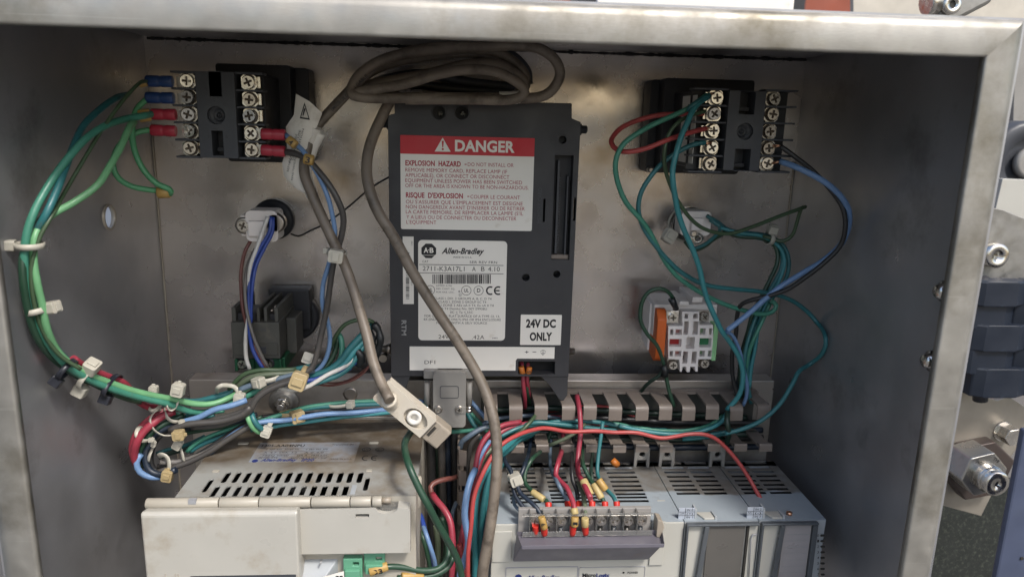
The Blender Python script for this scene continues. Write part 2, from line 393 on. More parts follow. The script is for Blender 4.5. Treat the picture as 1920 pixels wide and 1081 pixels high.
# cable ties -----------------------------------------------------------------
def tie(label, px, py, d, ang, ra, rb, m='tie_white', heads=((60, 1.),), w=2.6, tail=None, group='nylon cable ties', th=.9):
    a = math.radians(ang); t2, n2 = (math.cos(a), math.sin(a)), (math.sin(a), -math.cos(a))
    kk = F / (HC - d)
    near = [(q[2], q[3], (q[0] - px) * n2[0] + (q[1] - py) * n2[1]) for q in ALLP if abs((q[0] - px) * t2[0] + (q[1] - py) * t2[1]) < 8 and abs((q[0] - px) * n2[0] + (q[1] - py) * n2[1]) < ra * kk * 1.15]
    if near:                                   # draw the strap round the wires that really pass here
        dm = max(q[0] for q in near); near = [q for q in near if q[0] > dm - 13]
        lo = min(q[0] - q[1] for q in near); hi = max(q[0] + q[1] for q in near)
        d = (lo + hi) / 2; rb = max(1.6, (hi - lo) / 2 + .5)
        ra = max(ra, max(abs(q[2]) for q in near) * (HC - d) / F + 1.2)
    c = P(px, py, d)
    a = math.radians(ang); t = Vector((math.cos(a), 0, -math.sin(a))); nn = Vector((math.sin(a), 0, math.cos(a))); b = Vector((0, 1, 0))
    o = thing('cable_tie', c, label, 'cable tie', group)
    N = 26; vs = []; fs = []
    for i in range(N):
        q = 2 * math.pi * i / N
        for (u, k) in ((-w / 2, 0), (w / 2, 0), (w / 2, th), (-w / 2, th)):
            vs.append(c + nn * math.cos(q) * (ra + k) + b * math.sin(q) * (rb + k) + t * u)
    for i in range(N):
        j = (i + 1) % N
        for k in range(4): l = (k + 1) % 4; fs.append([i * 4 + k, i * 4 + l, j * 4 + l, j * 4 + k])
    s = MB(); s.add(vs, fs, True); s.build('strap', m, o)
    for (q, sc) in heads:
        q = math.radians(q); hc = c + nn * math.cos(q) * (ra + 2 * sc) + b * math.sin(q) * (rb + 1.4 * sc)
        out = (nn * math.cos(q) + b * math.sin(q)).normalized(); tg = out.cross(t)
        h = MB(); i0 = 0
        h.prism(rrect(-2.3, 2.3, -2.6, 2.6, .7, 2), -1.9, 1.9, 'd', holes=[rect(-1.3, 1.3, -.5, .5)] if m == 'tie_black' else ())
        if m != 'tie_black': h.box(-1.6, 1.6, 1.8, 2.5, -1.2, 1.2)
        mt = Matrix(((t.x, out.x, tg.x, hc.x), (t.y, out.y, tg.y, hc.y), (t.z, out.z, tg.z, hc.z), (0, 0, 0, 1))) @ Matrix.Diagonal((sc, sc, sc, 1))
        h.xf(0, mt); h.build('lock_head', m, o, bev=.7 * sc)
    if tail:
        e = P(*tail); MB().tube([c + nn * ra * .9, (c + nn * ra + e) / 2, e], 1.1, 6, flat=.45).build('tail', m, o)
    return o

def tie_path(label, pts, d, head, hs, hang, m='tie_white', mh=None, w=1.25):
    """loose strap that curls round the wires along a sighted path, with its lock head"""
    q = seg(pts); out = []
    for (x, y) in q:
        nr = [a[2] + a[3] for a in ALLP if (a[0] - x) ** 2 + (a[1] - y) ** 2 < 81]
        out.append(max([v for v in nr if v < d + 14], default=d - 3) + .6)
    for _ in range(2): out = [(out[max(0, i - 1)] + 2 * out[i] + out[min(len(out) - 1, i + 1)]) / 4 for i in range(len(out))]
    out[0] -= 3.5; out[-1] -= 1.5
    V = [P(x, y, dd) for (x, y), dd in zip(q, out)]
    o = thing('cable_tie', V[0], label, 'cable tie', 'nylon cable ties')
    MB().tube(spline(V, 1.2), w, 8, flat=.4).build('strap', m, o)
    hc = P(head[0], head[1], max(out) + 1.2); a = math.radians(hang)
    h = MB(); h.prism(rrect(-2.4 * hs, 2.4 * hs, -2.7 * hs, 2.7 * hs, .8 * hs, 2), -1.8 * hs, 1.8 * hs); h.box(-1.5 * hs, 1.5 * hs, 1.7 * hs, 2.3 * hs, -1.1 * hs, 1.3 * hs); h.box(-.9, .9, -.5, .5, 2.4 * hs, 3.9 * hs)
    h.xf(0, Matrix(((math.cos(a), 0, math.sin(a), hc.x), (0, 1, 0, hc.y), (-math.sin(a), 0, math.cos(a), hc.z), (0, 0, 0, 1))))
    h.build('lock_head', mh or m, o, bev=.7 * hs)
# screws ---------------------------------------------------------------------
def screw_mesh(name, r=3.1, m='nickel', h=2.5, seed=0):
    s = MB(); a = r * .17; b = r * .66
    cross = [(-a, -b), (a, -b), (a, -a), (b, -a), (b, a), (a, a), (a, b), (-a, b), (-a, a), (-b, a), (-b, -a), (-a, -a)]
    s.prism(circ((0, 0), r * .93, 22), 0, h, holes=[cross])
    s.lathe((0, 0, 0), (0, 1, 0), [(0, r), (h * .6, r), (h, r * .93)], 22, cap=False)
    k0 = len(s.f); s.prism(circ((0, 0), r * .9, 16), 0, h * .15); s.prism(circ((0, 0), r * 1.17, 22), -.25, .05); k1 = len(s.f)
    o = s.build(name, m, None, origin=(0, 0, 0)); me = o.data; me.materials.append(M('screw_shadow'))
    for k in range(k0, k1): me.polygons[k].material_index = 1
    me = o.data; bpy.data.objects.remove(o); return me

# =============================================================== surroundings
g = MB(); g.box(-14000, 14000, -16000, 9000, -1250, -1230); g.build('ground', mat('concrete', '#5f5d59', .85, dirt='#5c5a56', dirt_amt=.3, dscale=1.5, vscale=.8, bump=.3, bscale=60), kind='structure')

# ---------------------------------------------------------------- enclosure
enc = thing('steel_enclosure', (15, 90, ZB), 'open stainless steel electrical enclosure with a rolled rim around everything', 'enclosure')
T = 1.0
MB().box(XL - T, XR + T, -T, 0, ZB - T, ZT + T).build('back_panel', 'steel_panel', enc)
hole_c = PX(203, 407, XL); he = PX(203, 429, XL); hr = abs(hole_c.z - he.z)
screws_r = [PX(1771, 546, XR), PX(1747, 676, XR)]
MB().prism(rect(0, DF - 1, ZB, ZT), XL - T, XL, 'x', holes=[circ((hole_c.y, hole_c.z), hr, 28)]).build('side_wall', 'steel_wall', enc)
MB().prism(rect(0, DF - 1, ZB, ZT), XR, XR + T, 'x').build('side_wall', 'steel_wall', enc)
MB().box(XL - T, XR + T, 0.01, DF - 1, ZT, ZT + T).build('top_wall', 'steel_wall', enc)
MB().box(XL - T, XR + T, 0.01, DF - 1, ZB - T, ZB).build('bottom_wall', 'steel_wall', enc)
# rim: rounded outer shoulder, flat face, hem turned back; swept round the opening with mitred corners
prof = [(-.6, -16), (.9, -12)]   # (outward from the opening edge, depth offset from DF)
prof = [(1.4, -7.5), (1.4, -.9), (.6, -.2), (.2, -.4), (0, -1.4), (0, .2), (.35, .9), (1.1, 1.2), (11.2, 1.25), (13.6, .6), (15.2, -1.1), (15.9, -3.4), (16.1, -12), (16.1, -40)]
prof = [(1.2, -2.6), (0, -2.6), (0, .3), (.4, .95), (1.2, 1.2), (10.8, 1.25), (13.2, .7), (14.9, -.8), (15.9, -3.2), (16.2, -8), (16.2, -60)]
xi0, xi1, zi1, zi0 = -183.2, 213.0, 29.2, ZB + 16
corners = [(xi0, zi0, -1, -1), (xi1, zi0, 1, -1), (xi1, zi1, 1, 1), (xi0, zi1, -1, 1)]
vs = []; fs = []
for (x, z, sx, sz) in corners:
    for (o_, dd) in prof: vs.append((x + sx * o_, DF + dd, z + sz * o_))
n = len(prof)
for c in range(4):
    e = (c + 1) % 4
    mb = MB()
    A = vs[c * n:(c + 1) * n]; B = vs[e * n:(e + 1) * n]
    mb.add(A + B, [[i, i + 1, n + i + 1, n + i] for i in range(n - 1)], True)
    ob = mb.build('door_rim', 'steel_rim', enc)
# dressed rim mitres, painted highlights on the corner folds, sealant line under the top
s = MB(); x = XL + 2
while x < XR - 2:
    wd = random.uniform(3, 9); s.lathe((x, 0, ZT - 1.2), (1, 0, 0), [(0, .9), (wd * .3, random.uniform(.7, 1.3)), (wd * .7, random.uniform(.6, 1.5)), (wd, .9)], 8); x += wd
s.build('sealant_bead', 'sealant', enc)
MB().tube([(XL + .4, .4, z) for z in range(int(ZB), 0, 12)], .7, 8).build('corner_highlight', 'highlight_and_edge', enc)  # pale rods paint the highlight along the corner folds
MB().tube([(XR - .4, .4, z) for z in range(int(ZB), -20, 12)], .6, 8).build('corner_highlight', 'highlight_and_edge', enc)
s = MB()
for k in range(28):
    a0, a1 = 2 * math.pi * k / 28, 2 * math.pi * (k + 1) / 28
s.lathe((XL - T - .2, hole_c.y, hole_c.z), (1, 0, 0), [(0, hr + .8), (2.5, hr + .8), (2.5, hr - .15), (0, hr - .15), (0, hr + .8)], 28, cap=False)
s.build('hole_edge', 'highlight_and_edge', enc)
for q in screws_r:
    MB().lathe((XR, q.y, q.z), (-1, 0, 0), [(0, 5.2), (.8, 5.2), (.9, 3.8), (3.2, 3.6), (4.3, 2.6), (4.6, 0.1)], 18).build('screw_head', 'nickel', enc)

# ---------------------------------------------------------------- mounting plate
DP = 40
pz = P(600, 712, DP).z; px0 = P(357, 760, DP).x; px1 = P(1443, 800, DP).x
pl = thing('mounting_plate', ((px0 + px1) / 2, DP, ZB), 'dusty steel mounting plate standing across the lower half of the enclosure', 'mounting plate')
MB().box(px0, px1, DP - 2.5, DP, ZB + 4, pz).build('plate', 'steel_plate', pl, bev=.5)
MB().box(px0, px1, DP - 14, DP - 2.5, pz - 2, pz - .2).build('folded_edge', 'steel_plate', pl)
c = P(533, 752, DP)
MB().lathe(c, (0, 1, 0), [(0, 9.6), (1.0, 9.6), (1.6, 9.0), (1.7, 6.6), (3.0, 6.4), (3.1, 4.9)], 28).build('washer', 'steel_galvanised', pl)
MB().prism(circ((c.x, c.z), 4.8, 6), DP + 3, DP + 7).build('nut', 'nickel', pl, bev=.4)
MB().lathe((c.x, DP + 6, c.z), (0, 1, 0), [(0, 2.6), (5, 2.6), (5.6, 2)], 14).build('stud', 'nickel', pl)
c = P(657, 738, DP); MB().lathe(c, (0, 1, 0), [(0, 4.6), (.5, 4.6), (.6, 3.4)], 18).build('bolt_hole', 'nickel_dark', pl)

# ---------------------------------------------------------------- operator terminal
DH = 65
def hp(x, y): v = P(x, y, DH); return (v.x, v.z)
ht = thing('operator_terminal', P(905, 450, 0), 'black plastic operator terminal with a red danger label in the middle of the back panel', 'operator terminal')
outl = [(-37.6, 9.2), (-37.6, .9), (-41.5, -.3), (-41.2, -155.9), (68.4, -155.9), (68.9, -1.2), (63.6, .8), (63.2, 9.2)]
sl0 = pr(1041, 291, 1067, 487, DH)
rc = pr(972, 677, 1040, 702, DH)
holes = [circ(hp(822, 211), 3.9), circ(hp(866, 211), 3.9), circ(hp(1055, 262), 2.3, 14), rect(*sl0), circ(hp(986, 520), 2.3, 14), circ(hp(1044, 514), 2.2, 14), rect(*rc)]
# side grooves beside the card slot
for q in ((1019, 373, 1021.5, 416), (1076, 371, 1078.5, 414)): holes.append(rect(*pr(*q, DH)))
MB().prism(outl, DH - 9, DH, holes=holes).build('rear_cover', 'black_plastic', ht, bev=.7)
MB().prism([(x * .985 + .2, z * .99 - .6) for x, z in outl], 20, DH - 9).build('housing', 'black_plastic', ht)
MB().box(-44, 71, 4, 20, -152, -3).build('bezel_flange', 'black_plastic', ht, bev=1.5)
for (q0, q1, nm) in (((806, 216), None, 0), ((866, 211), None, 0)): pass
for (x, y) in ((826, 213), (868, 213)):
    c = P(x, y, DH - 8); MB().lathe(c, (0, 1, 0), [(-.8, 1.5), (.8, 1.5), (1.5, .9), (1.8, .1)], 12).build('post', 'clear_plastic', ht)
    c = P(x - 2, y - 2, DH); MB().lathe(c, (0, 1, 0), [(0, 4.5), (.35, 4.4), (.35, 3.9), (0, 3.85)], 22, cap=False).build('post_collar', 'black_plastic', ht)
# card connector in the slot
a = sl0; s = MB(); s.box(a[0] + 2.2, a[0] + 3.6, DH - 9, DH - 3.5, a[2] + 3, a[3] - 3); s.box(a[1] - 2.8, a[1] - 1.8, DH - 9, DH - 3, a[2] + 2, a[3] - 12)
s.build('card_rail', 'timer_plastic', ht, bev=.2)
s = MB()
for k in range(26): s.box(a[0] + 3.7, a[0] + 4.9, DH - 9, DH - 6.5, a[2] + 5 + k * 1.7, a[2] + 5.9 + k * 1.7)
s.build('card_contacts', 'timer_plastic', ht)
MB().box(a[0] + .3, a[1] - .3, DH - 8, DH - 2, a[2] + .2, a[2] + 2.6).build('slot_foot', 'duct_grey', ht)
# sills, side knobs, feet
for (x, y) in ((722, 232), (1094, 243), (722, 655), (1071, 660)):
    c = P(x, y, 52); sx = -1 if x < 900 else 1
    MB().lathe((c.x - sx * 4, 50, c.z), (sx, 0, 0), [(0, 3.4), (3.0, 3.4), (3.2, 2.4), (6, 2.4), (6.6, 1.6)], 14).build('clamp_screw', 'nickel_dark' if y > 600 else 'black_plastic', ht)
f0 = -155.9
def foot(poly, d0, d1): return MB().prism([hp(*q) for q in poly], d0, d1).build('foot', 'black_plastic', ht, bev=.4)
foot([(734, 702), (770, 702), (757, 742), (737, 764)], DH - 24, DH - 1)
foot([(1010, 702), (1066, 700), (1064, 742), (1057, 752), (1049, 750), (1030, 722)], DH - 24, DH - 1)
MB().box(rc[0] - 1, rc[1] + 1, DH - 9.5, DH - 8.7, rc[2] - 1, rc[3] + 1).build('terminal_recess', 'pit_black', ht)
# moulded lettering
s = MB(); b0 = P(1014, 418, DH) ; t0 = P(1014, 352, DH); put_text(s, 'MEMORY CARD', b0 + Vector((0, .12, 0)), (0, 0, 1), (-1, 0, 0), (t0 - b0).z, 2.3, 0)
s.build('moulded_lettering', 'timer_plastic', ht)
s = MB(); b0 = P(753, 600, DH); t0 = P(753, 628, DH); put_text(s, 'RTM', b0 + Vector((0, .15, 0)), (0, 0, -1), (1, 0, 0), (b0 - t0).z, 2.9, .02)
s.build('white_lettering', 'ink_grey', ht)
# labels
DL = DH + .25; DI = DL + .08
def label(name, outline, m, d0=DH + .02, d1=DL, parent=ht): return MB().prism(outline, d0, d1).build(name, m, parent)
q = pr(750.5, 253, 997, 433, DH); lb = label('danger_label', rrect(*q, 1.0), 'label_white')
zr = P(750, 288, DH).z
MB().prism(rrect(q[0], q[1], zr, q[3], .3), DL, DL + .05).build('red_band', 'label_red', lb)
s = MB(); line(s, 'DANGER', 853, 965, 283, 20, DI, .035); 
tri = [hp(815, 284), hp(845, 284.5), hp(830, 258)]
ex = [hp(828.2, 264), hp(832.2, 264), hp(831.2, 276), hp(829.2, 276)]
s.prism(tri, DI, DI + .02, holes=[ex, circ(hp(830.2, 279.6), .62, 10)]); s.build('white_print', 'label_white', lb)
s = MB()
for (t, x0, x1, y, c_, b_) in [('EXPLOSION  HAZARD', 760, 864, 310, 9.5, .03), ('-', 871, 875, 310, 6, .05), ('DO NOT INSTALL OR', 877, 963, 311.5, 7, 0),
    ('REMOVE MEMORY CARD, REPLACE LAMP (IF', 760, 951, 321.5, 7, 0), ('APPLICABLE), OR CONNECT OR DISCONNECT', 760, 955, 331.5, 7, 0), ('EQUIPMENT UNLESS POWER HAS BEEN SWITCHED', 760, 979, 341.3, 7, 0),
    ('OFF OR THE AREA IS KNOWN TO BE NON-HAZARDOUS.', 760, 991, 351, 7, 0), ("RISQUE  D'EXPLOSION", 761, 868, 370, 9.5, .03), ('-', 876, 880, 370, 6, .05), ('COUPER LE COURANT', 882, 975, 372, 7, 0),
    ("OU S'ASSURER QUE L'EMPLACEMENT EST DESIGNE", 761, 980, 381.3, 7, 0), ("NON DANGEREUX AVANT D'INSERER OU DE RETIRER", 761, 984, 390.7, 7, 0), ("LA CARTE MEMOIRE, DE REMPLACER LA LAMPE (S'IL", 761, 981, 400, 7, 0),
    ('Y A LIEU) OU DE CONNECTER OU DECONNECTER', 762, 968, 409.8, 7, 0), ("L'EQUIPMENT", 762, 818, 419.3, 7, 0)]:
    line(s, t, x0, x1, y, c_, DI, b_)
s.build('red_print', 'ink_red', lb)

def ab_logo(mb, c, r, d, ink_d):
    """octagonal emblem with two letters knocked out in label colour"""
    o8 = [(c[0] + r * math.cos(math.radians(22.5 + 45 * k)), c[1] + r * math.sin(math.radians(22.5 + 45 * k))) for k in range(8)]
    mb.prism(o8, d, ink_d)
q = pr(784, 449.5, 946.5, 638, DH); lb = label('rating_label', rrect(*q, 2.4), 'label_white')
s = MB(); lc = hp(804, 470); ab_logo(s, lc, 4.7, DI, DI + .02)
for (t, x0, x1, y, c_, b_, sh) in [('Allen-Bradley', 828, 908, 475, 11, .035, .35), ('MADE IN U.S.A.', 850, 885, 483.6, 3.6, 0, 0), ('CAT', 792, 803, 492, 4.6, 0, 0), ('SER REV FRN', 880.6, 932, 493.5, 5, 0, 0),
    ('2711-K3A17L1', 792.6, 871, 507.2, 9.2, 0, 0), ('A', 885, 892, 508, 9, 0, 0), ('B', 902, 908.5, 508, 9, 0, 0), ('4.10', 915, 937, 508.2, 9, 0, 0),
    ('LISTED A196', 818, 847, 536.6, 3.2, 0, 0), ('IND. CONT. EQ.', 818, 853, 542.4, 3.2, 0, 0), ('FOR HAZ. LOC.', 818, 852, 548.6, 3.2, 0, 0),
    ('CLASS I, DIV. 2 GROUPS A, B, C, D T4', 814, 921.6, 561, 4.6, 0, 0), ('CLASS I, ZONE 2 GROUP IIC T4', 822, 911.6, 567.4, 4.6, 0, 0), ('CLASS I ZONE 2 AEx nA II T4, Ex nA II T4', 806, 925.6, 573.6, 4.6, 0, 0),
    ('EEx nV II T4 Demko No. 00Y 09938U', 806, 913, 580, 4.6, 0, 0), ('0C < Ta < 55C', 844, 887, 587, 4.6, 0, 0), ('FOR USE ON A FLAT SURFACE OF A TYPE 12, 13,', 796, 937, 593.8, 4.6, 0, 0),
    ('4X (INDOOR USE ONLY) IP65 OR IP54 ENCLOSURE', 794, 939, 600.2, 4.6, 0, 0), ('FOR USE WITH A SELV SOURCE', 818, 913, 606.8, 4.6, 0, 0), ('24V DC', 822, 863, 634.4, 8.2, 0, 0), ('.42A', 885, 908, 635.2, 8.2, 0, 0), ('0401', 923, 933, 634.5, 3, 0, 0)]:
    line(s, t, x0, x1, y, c_, DI, b_, sh)
for (x0, x1, y) in ((854.5, 858, 587.9), (871.5, 875.5, 588.2)): s.prism(rect(*pr(x0, y, x1, y + .7, DL)), DI, DI + .02)
for y in (496, 511.8): s.prism(rect(*pr(786, y, 944, y + .9, DL)), DI, DI + .02)
def bars(mb, x0, x1, y0, y1, seed, d, vert=False):
    rn = random.Random(seed); t = 0.; L = (y1 - y0) if vert else (x1 - x0)
    while t < L - 1:
        wd = rn.choice((.8, .8, 1.6, 2.3)); gp = rn.choice((.9, .9, 1.7))
        q = (x0, y0 + t, x1, min(y1, y0 + t + wd)) if vert else (x0 + t, y0, min(x1, x0 + t + wd), y1)
        mb.prism(rect(*pr(*q, d)), d + .08, d + .1); t += wd + gp
bars(s, 811, 920, 514.3, 531.5, 5, DL)
def ring(mb, c, r, d, t=.28, n=24): mb.prism(circ(c, r, n), d, d + .02, holes=[circ(c, r - t, n)])
for (x, y, r, t, cp) in ((806.6, 543, 2.85, 'UL', 7), (874.3, 544, 3.0, 'UL', 7), (897.3, 544.2, 2.95, 'D', 8)):
    ring(s, hp(x, y), r, DI); line(s, t, x - 4.2 if t == 'UL' else x - 3, x + 4.4 if t == 'UL' else x + 3.4, y + 3.4, cp, DI, .02)
line(s, 'c', 859.5, 863, 547.5, 5, DI, .03); ring(s, hp(863, 552), .95, DI, .16, 14); line(s, 'R', 861.8, 864.2, 553.6, 2.6, DI)
def ce_mark(mb, x, y, r, d, gap=2.05, plane=None):
    """two open half rings, the second with a bar"""
    pts = plane or (lambda u, v: hp(x + u, y - v))
    for k in (0, 1):
        o_ = k * gap * r
        out = [(o_ + r * math.cos(math.radians(a)), r * math.sin(math.radians(a))) for a in range(60, 301, 20)]
        inn = [(o_ + .66 * r * math.cos(math.radians(a)), .66 * r * math.sin(math.radians(a))) for a in range(300, 59, -20)]
        mb.prism([pts(*q) for q in out + inn], d, d + .02)
    mb.prism([pts(*q) for q in ((gap * r - .8 * r, -.15 * r), (gap * r + .3 * r, -.15 * r), (gap * r + .3 * r, .15 * r), (gap * r - .8 * r, .15 * r))], d + .021, d + .03)
ce_mark(s, 919.5, 544.3, 8.4, DI, 1.75)
s.build('black_print', 'ink_black', lb)
s = MB(); line(s, 'A', 794.5, 803, 473.3, 9.6, DI + .06, .03); line(s, 'B', 805.6, 813, 473.5, 9.6, DI + .06, .03); s.prism(rect(*pr(791, 477.6, 818, 478.7, DL)), DI + .05, DI + .07); s.prism(rect(*pr(802.9, 467.6, 804.9, 469.2, DL)), DI + .05, DI + .07)
s.build('emblem_letters', 'label_white', lb)

q = pr(755, 443, 776, 569.5, DH); lb = label('barcode_label', rect(*q), 'label_white')
s = MB(); bars(s, 761, 767.5, 473, 562, 9, DL, True); b0 = P(772.5, 478, DI); put_text(s, '25611', P(771, 452, DI), (0, 0, -1), (1, 0, 0), 2.6, .9); put_text(s, 'A 196271', P(770, 522, DI), (0, 0, -1), (1, 0, 0), 4.2, 1.0)
s.build('black_print', 'ink_black', lb)

o6 = [hp(768, 646.5), hp(1040, 652), hp(1040, 671), hp(970, 671.5), hp(966.5, 675), hp(966.5, 694), hp(768, 691.5)]
o6 = [(o6[0][0], o6[1][1] + .6), (o6[1][0], o6[1][1] + .6), (o6[1][0], o6[3][1]), (o6[3][0], o6[3][1]), (o6[5][0], o6[4][1]), (o6[5][0], o6[5][1]), (o6[0][0], o6[5][1])]
lb = label('connector_label', o6, 'label_white')
s = MB(); line(s, 'DF1', 796, 816, 681.8, 7.6, DI); line(s, '+', 983.8, 991.2, 662.6, 7, DI, .01); s.prism(rect(*pr(998.5, 658.6, 1005.5, 659.8, DL)), DI, DI + .02)
e = hp(1018, 660); 
for (wd, zz) in ((1.5, -.35), (1.0, -1.0), (.45, -1.6)): s.prism(rect(e[0] - wd, e[0] + wd, e[1] + zz - .13, e[1] + zz + .13), DI, DI + .02)
s.prism(rect(e[0] - .13, e[0] + .13, e[1] - .2, e[1] + 1.3), DI, DI + .02)
arc = [(e[0] + 1.8 * math.cos(math.radians(a)), e[1] - .2 + 1.8 * math.sin(math.radians(a))) for a in range(20, 161, 14)] + [(e[0] + 1.55 * math.cos(math.radians(a)), e[1] - .2 + 1.55 * math.sin(math.radians(a))) for a in range(160, 19, -14)]
s.prism(arc, DI, DI + .02); s.build('black_print', 'ink_black', lb)
q = pr(976.5, 589, 1051, 646, DH); lb = label('voltage_label', rrect(*q, .5), 'label_white', DH + .3, DH + .55)
s = MB(); line(s, '24V DC', 986, 1042, 613, 16, DH + .6, .045); line(s, 'ONLY', 993, 1035, 637.5, 16, DH + .6, .045); s.build('black_print', 'ink_black', lb)

# ---------------------------------------------------------------- square timers with screw terminals
mat('nickel_warm', (.58, .52, .44), .34, 1., dirt='#4a3a28', dirt_amt=.3, dscale=160, vscale=90); mat('nickel_dull', (.50, .48, .46), .42, .9, dirt='#4a4238', dirt_amt=.3, dscale=160)
SCRV = [screw_mesh('screw_head', 3.5, m_, h_) for m_, h_ in (('nickel', 2.5), ('nickel_warm', 2.2), ('nickel_dull', 2.7))]; SCRS = screw_mesh('screw_head', 2.9); SCR = SCRV[0]
_w = MB().prism([(-4, -2.6), (-2.6, -4), (2.6, -4), (4, -2.6), (4, 2.6), (2.6, 4), (-2.6, 4), (-4, 2.6)], 0, .9).build('clamp_plate', 'nickel', None, origin=(0, 0, 0)); WASH = _w.data; bpy.data.objects.remove(_w)
def timer(label_, edge, cols, win, dimple, brk, flip, sticker=None):
    d1 = 84; dt = 79
    x0, x1, z0, z1 = pr(*edge, d1)
    t = thing('panel_timer', ((x0 + x1) / 2, 0, z0), label_, 'panel timer', 'square panel timers at the top of the back panel')
    cl = [P(x, y, dt + 1) for x, y in cols[0]]; cr = [P(x, y, dt + 1) for x, y in cols[1]]
    lx = sum(v.x for v in cl) / 5; rx = sum(v.x for v in cr) / 5
    mx0, mx1 = lx + 6.2, rx - 6.2
    wn = [pr(*q, d1) for q in win]; dm = P(*dimple, d1)
    # body block behind, raised spine with two windows and the dimple
    MB().box(x0 + 1.2, x1 - 1.2, 0, dt - 8, z0 + .8, z1 - .8).build('case', 'timer_dark', t, bev=.8)
    MB().box(x0, x1, dt - 8, dt - 6.5, z0, z1).build('terminal_floor', 'timer_dark', t)
    MB().prism(rrect(mx0, mx1, z0 + .5, z1 - .5, .6, 2), dt - 6.5, d1, holes=[rect(*wn[0]), rect(*wn[1]), circ((dm.x, dm.z), 4.7, 24)]).build('spine', 'timer_plastic', t, bev=.25)
    MB().lathe((dm.x, dt - 6, dm.z), (0, 1, 0), [(0, 4.75), (9, 4.75), (4.8, 3.0), (4.6, 1.1), (5.4, 1.0), (5.6, .4), (4.6, .3)], 24).build('dimple', 'timer_plastic', t)
    for q in wn: MB().box(q[0] + .8, q[1] - .8, dt - 6.5, dt - 1, q[2] + 2, q[2] + 4).build('window_catch', 'timer_dark', t)
    s_ = MB(); 
    for (dx, dz, tx) in ((-4.5, 13, 'A1'), (4.8, 5, 'C'), (-4.5, -12, '2'), (4.8, -12, '5'), (-.5, 7.3, 'Q'), (-.6, -8.5, '31')):
        put_text(s_, tx, (dm.x + dx - .6, d1 + .05, dm.z + dz), (1, 0, 0), (0, 0, 1), 1.2, 1.5)
    s_.build('moulded_lettering', 'timer_dark', t)
    for side, cc, xx in ((0, cl, lx), (1, cr, rx)):
        xa, xb = (x0 - .4, mx0) if side == 0 else (mx1, x1 + .4)
        zs = [v.z for v in cc]; mids = [zs[0] + (zs[0] - zs[1]) / 2] + [(a + b) / 2 for a, b in zip(zs, zs[1:])] + [zs[4] - (zs[3] - zs[4]) / 2]
        for k, mz in enumerate(mids): MB().box(xa - (0 if side else 1.2), xb + (1.2 if side else 0), dt - 6.5, dt + 3.4, mz - .55, mz + .55).build('barrier', 'timer_plastic', t, bev=.2)
        for k, v in enumerate(cc):
            sc_ = inst(random.choice(SCRV), 'terminal_screw', (v.x + random.uniform(-.3, .3), dt - .6 + random.uniform(-.2, .4), v.z + random.uniform(-.25, .25)), t, rot=(random.uniform(-.07, .07), random.uniform(-2, 2), random.uniform(-.07, .07))); 
            inst(WASH, 'clamp_plate', (v.x, dt - 1.6, v.z), t, rot=(0, random.uniform(-.06, .06), 0))
            o_ = 1 if side else -1
            if flip == 0: MB().box(v.x + 2.2, v.x + 5.6, dt - 4.2, dt - 2.2, v.z - 3.1, v.z + 3.1).build('contact_tab', 'nickel', t, bev=.2)
            else: MB().box(v.x - 5.6, v.x - 2.2, dt - 4.2, dt - 2.2, v.z - 3.1, v.z + 3.1).build('contact_tab', 'nickel', t, bev=.2)
    b0 = pr(*brk, 20)
    MB().prism(rrect(*b0, 2, 2), 2, 20, holes=[rect(x0 + .8, x1 - .8, z0 + .4, z1 - .4)] if b0[0] < x0 and b0[1] > x1 else ()).build('mounting_bracket', 'timer_dark', t, bev=.6)
    b1 = (b0[0] + (5 if flip else 0), b0[1] - (0 if flip else 8), b0[2] + 3, b0[3] + .5)
    MB().prism(rrect(*b1, 1.5, 2), 20, 34).build('bracket_collar', 'timer_dark', t, bev=.6)
    MB().lathe((b0[0] + 2 if flip else b0[1] - 2, 20, b0[2] + 2), (0, 1, 0), [(0, 1.8), (6, 1.8), (6.5, 1.2)], 12).build('bracket_screw', 'nickel_dark', t)
    if sticker:
        a, b = [PX(*q, x0 + 1.2 - .15) for q in sticker]
        MB().box(x0 + .95, x0 + 1.15, a.y, b.y, b.z, a.z).build('side_sticker', 'label_white', t)
        s_ = MB()
        for k in range(3): put_text(s_, random.choice(('TIMER 24V DC', 'SOURCE 50/60', '100-240 VAC', 'CONTACT 5A')), (x0 + .9, a.y + 3 + k * 3, a.z - 3), (0, 0, -1), (0, 1, 0), 18 + 3 * (k % 3), 1.1)
        s_.build('black_print', 'ink_black', t)
    return t
timer('black timer at top left with red and blue crimped leads', (322, 130, 492, 300), ([(349, 151), (351, 182), (353, 214), (355, 246), (355, 278)], [(465, 154), (467, 186), (469, 217), (471, 250), (472, 281)]),
      [(390, 133, 417, 182), (396, 245, 420, 292)], (405, 216), (417, 123, 584, 306), 0)
timer('black timer at top right with bare green and red wires on its left screws', (1309, 166, 1478, 323), ([(1344, 183), (1340, 213.5), (1336, 246), (1334.6, 277), (1332, 307)], [(1451, 185), (1448, 215), (1444.5, 247), (1442, 277), (1439.5, 307)]),
      [(1389, 171, 1414, 215), (1379, 279, 1404.5, 321)], (1397, 246.5), (1222, 149, 1384, 327), 1, sticker=((1308, 178), (1272, 302)))

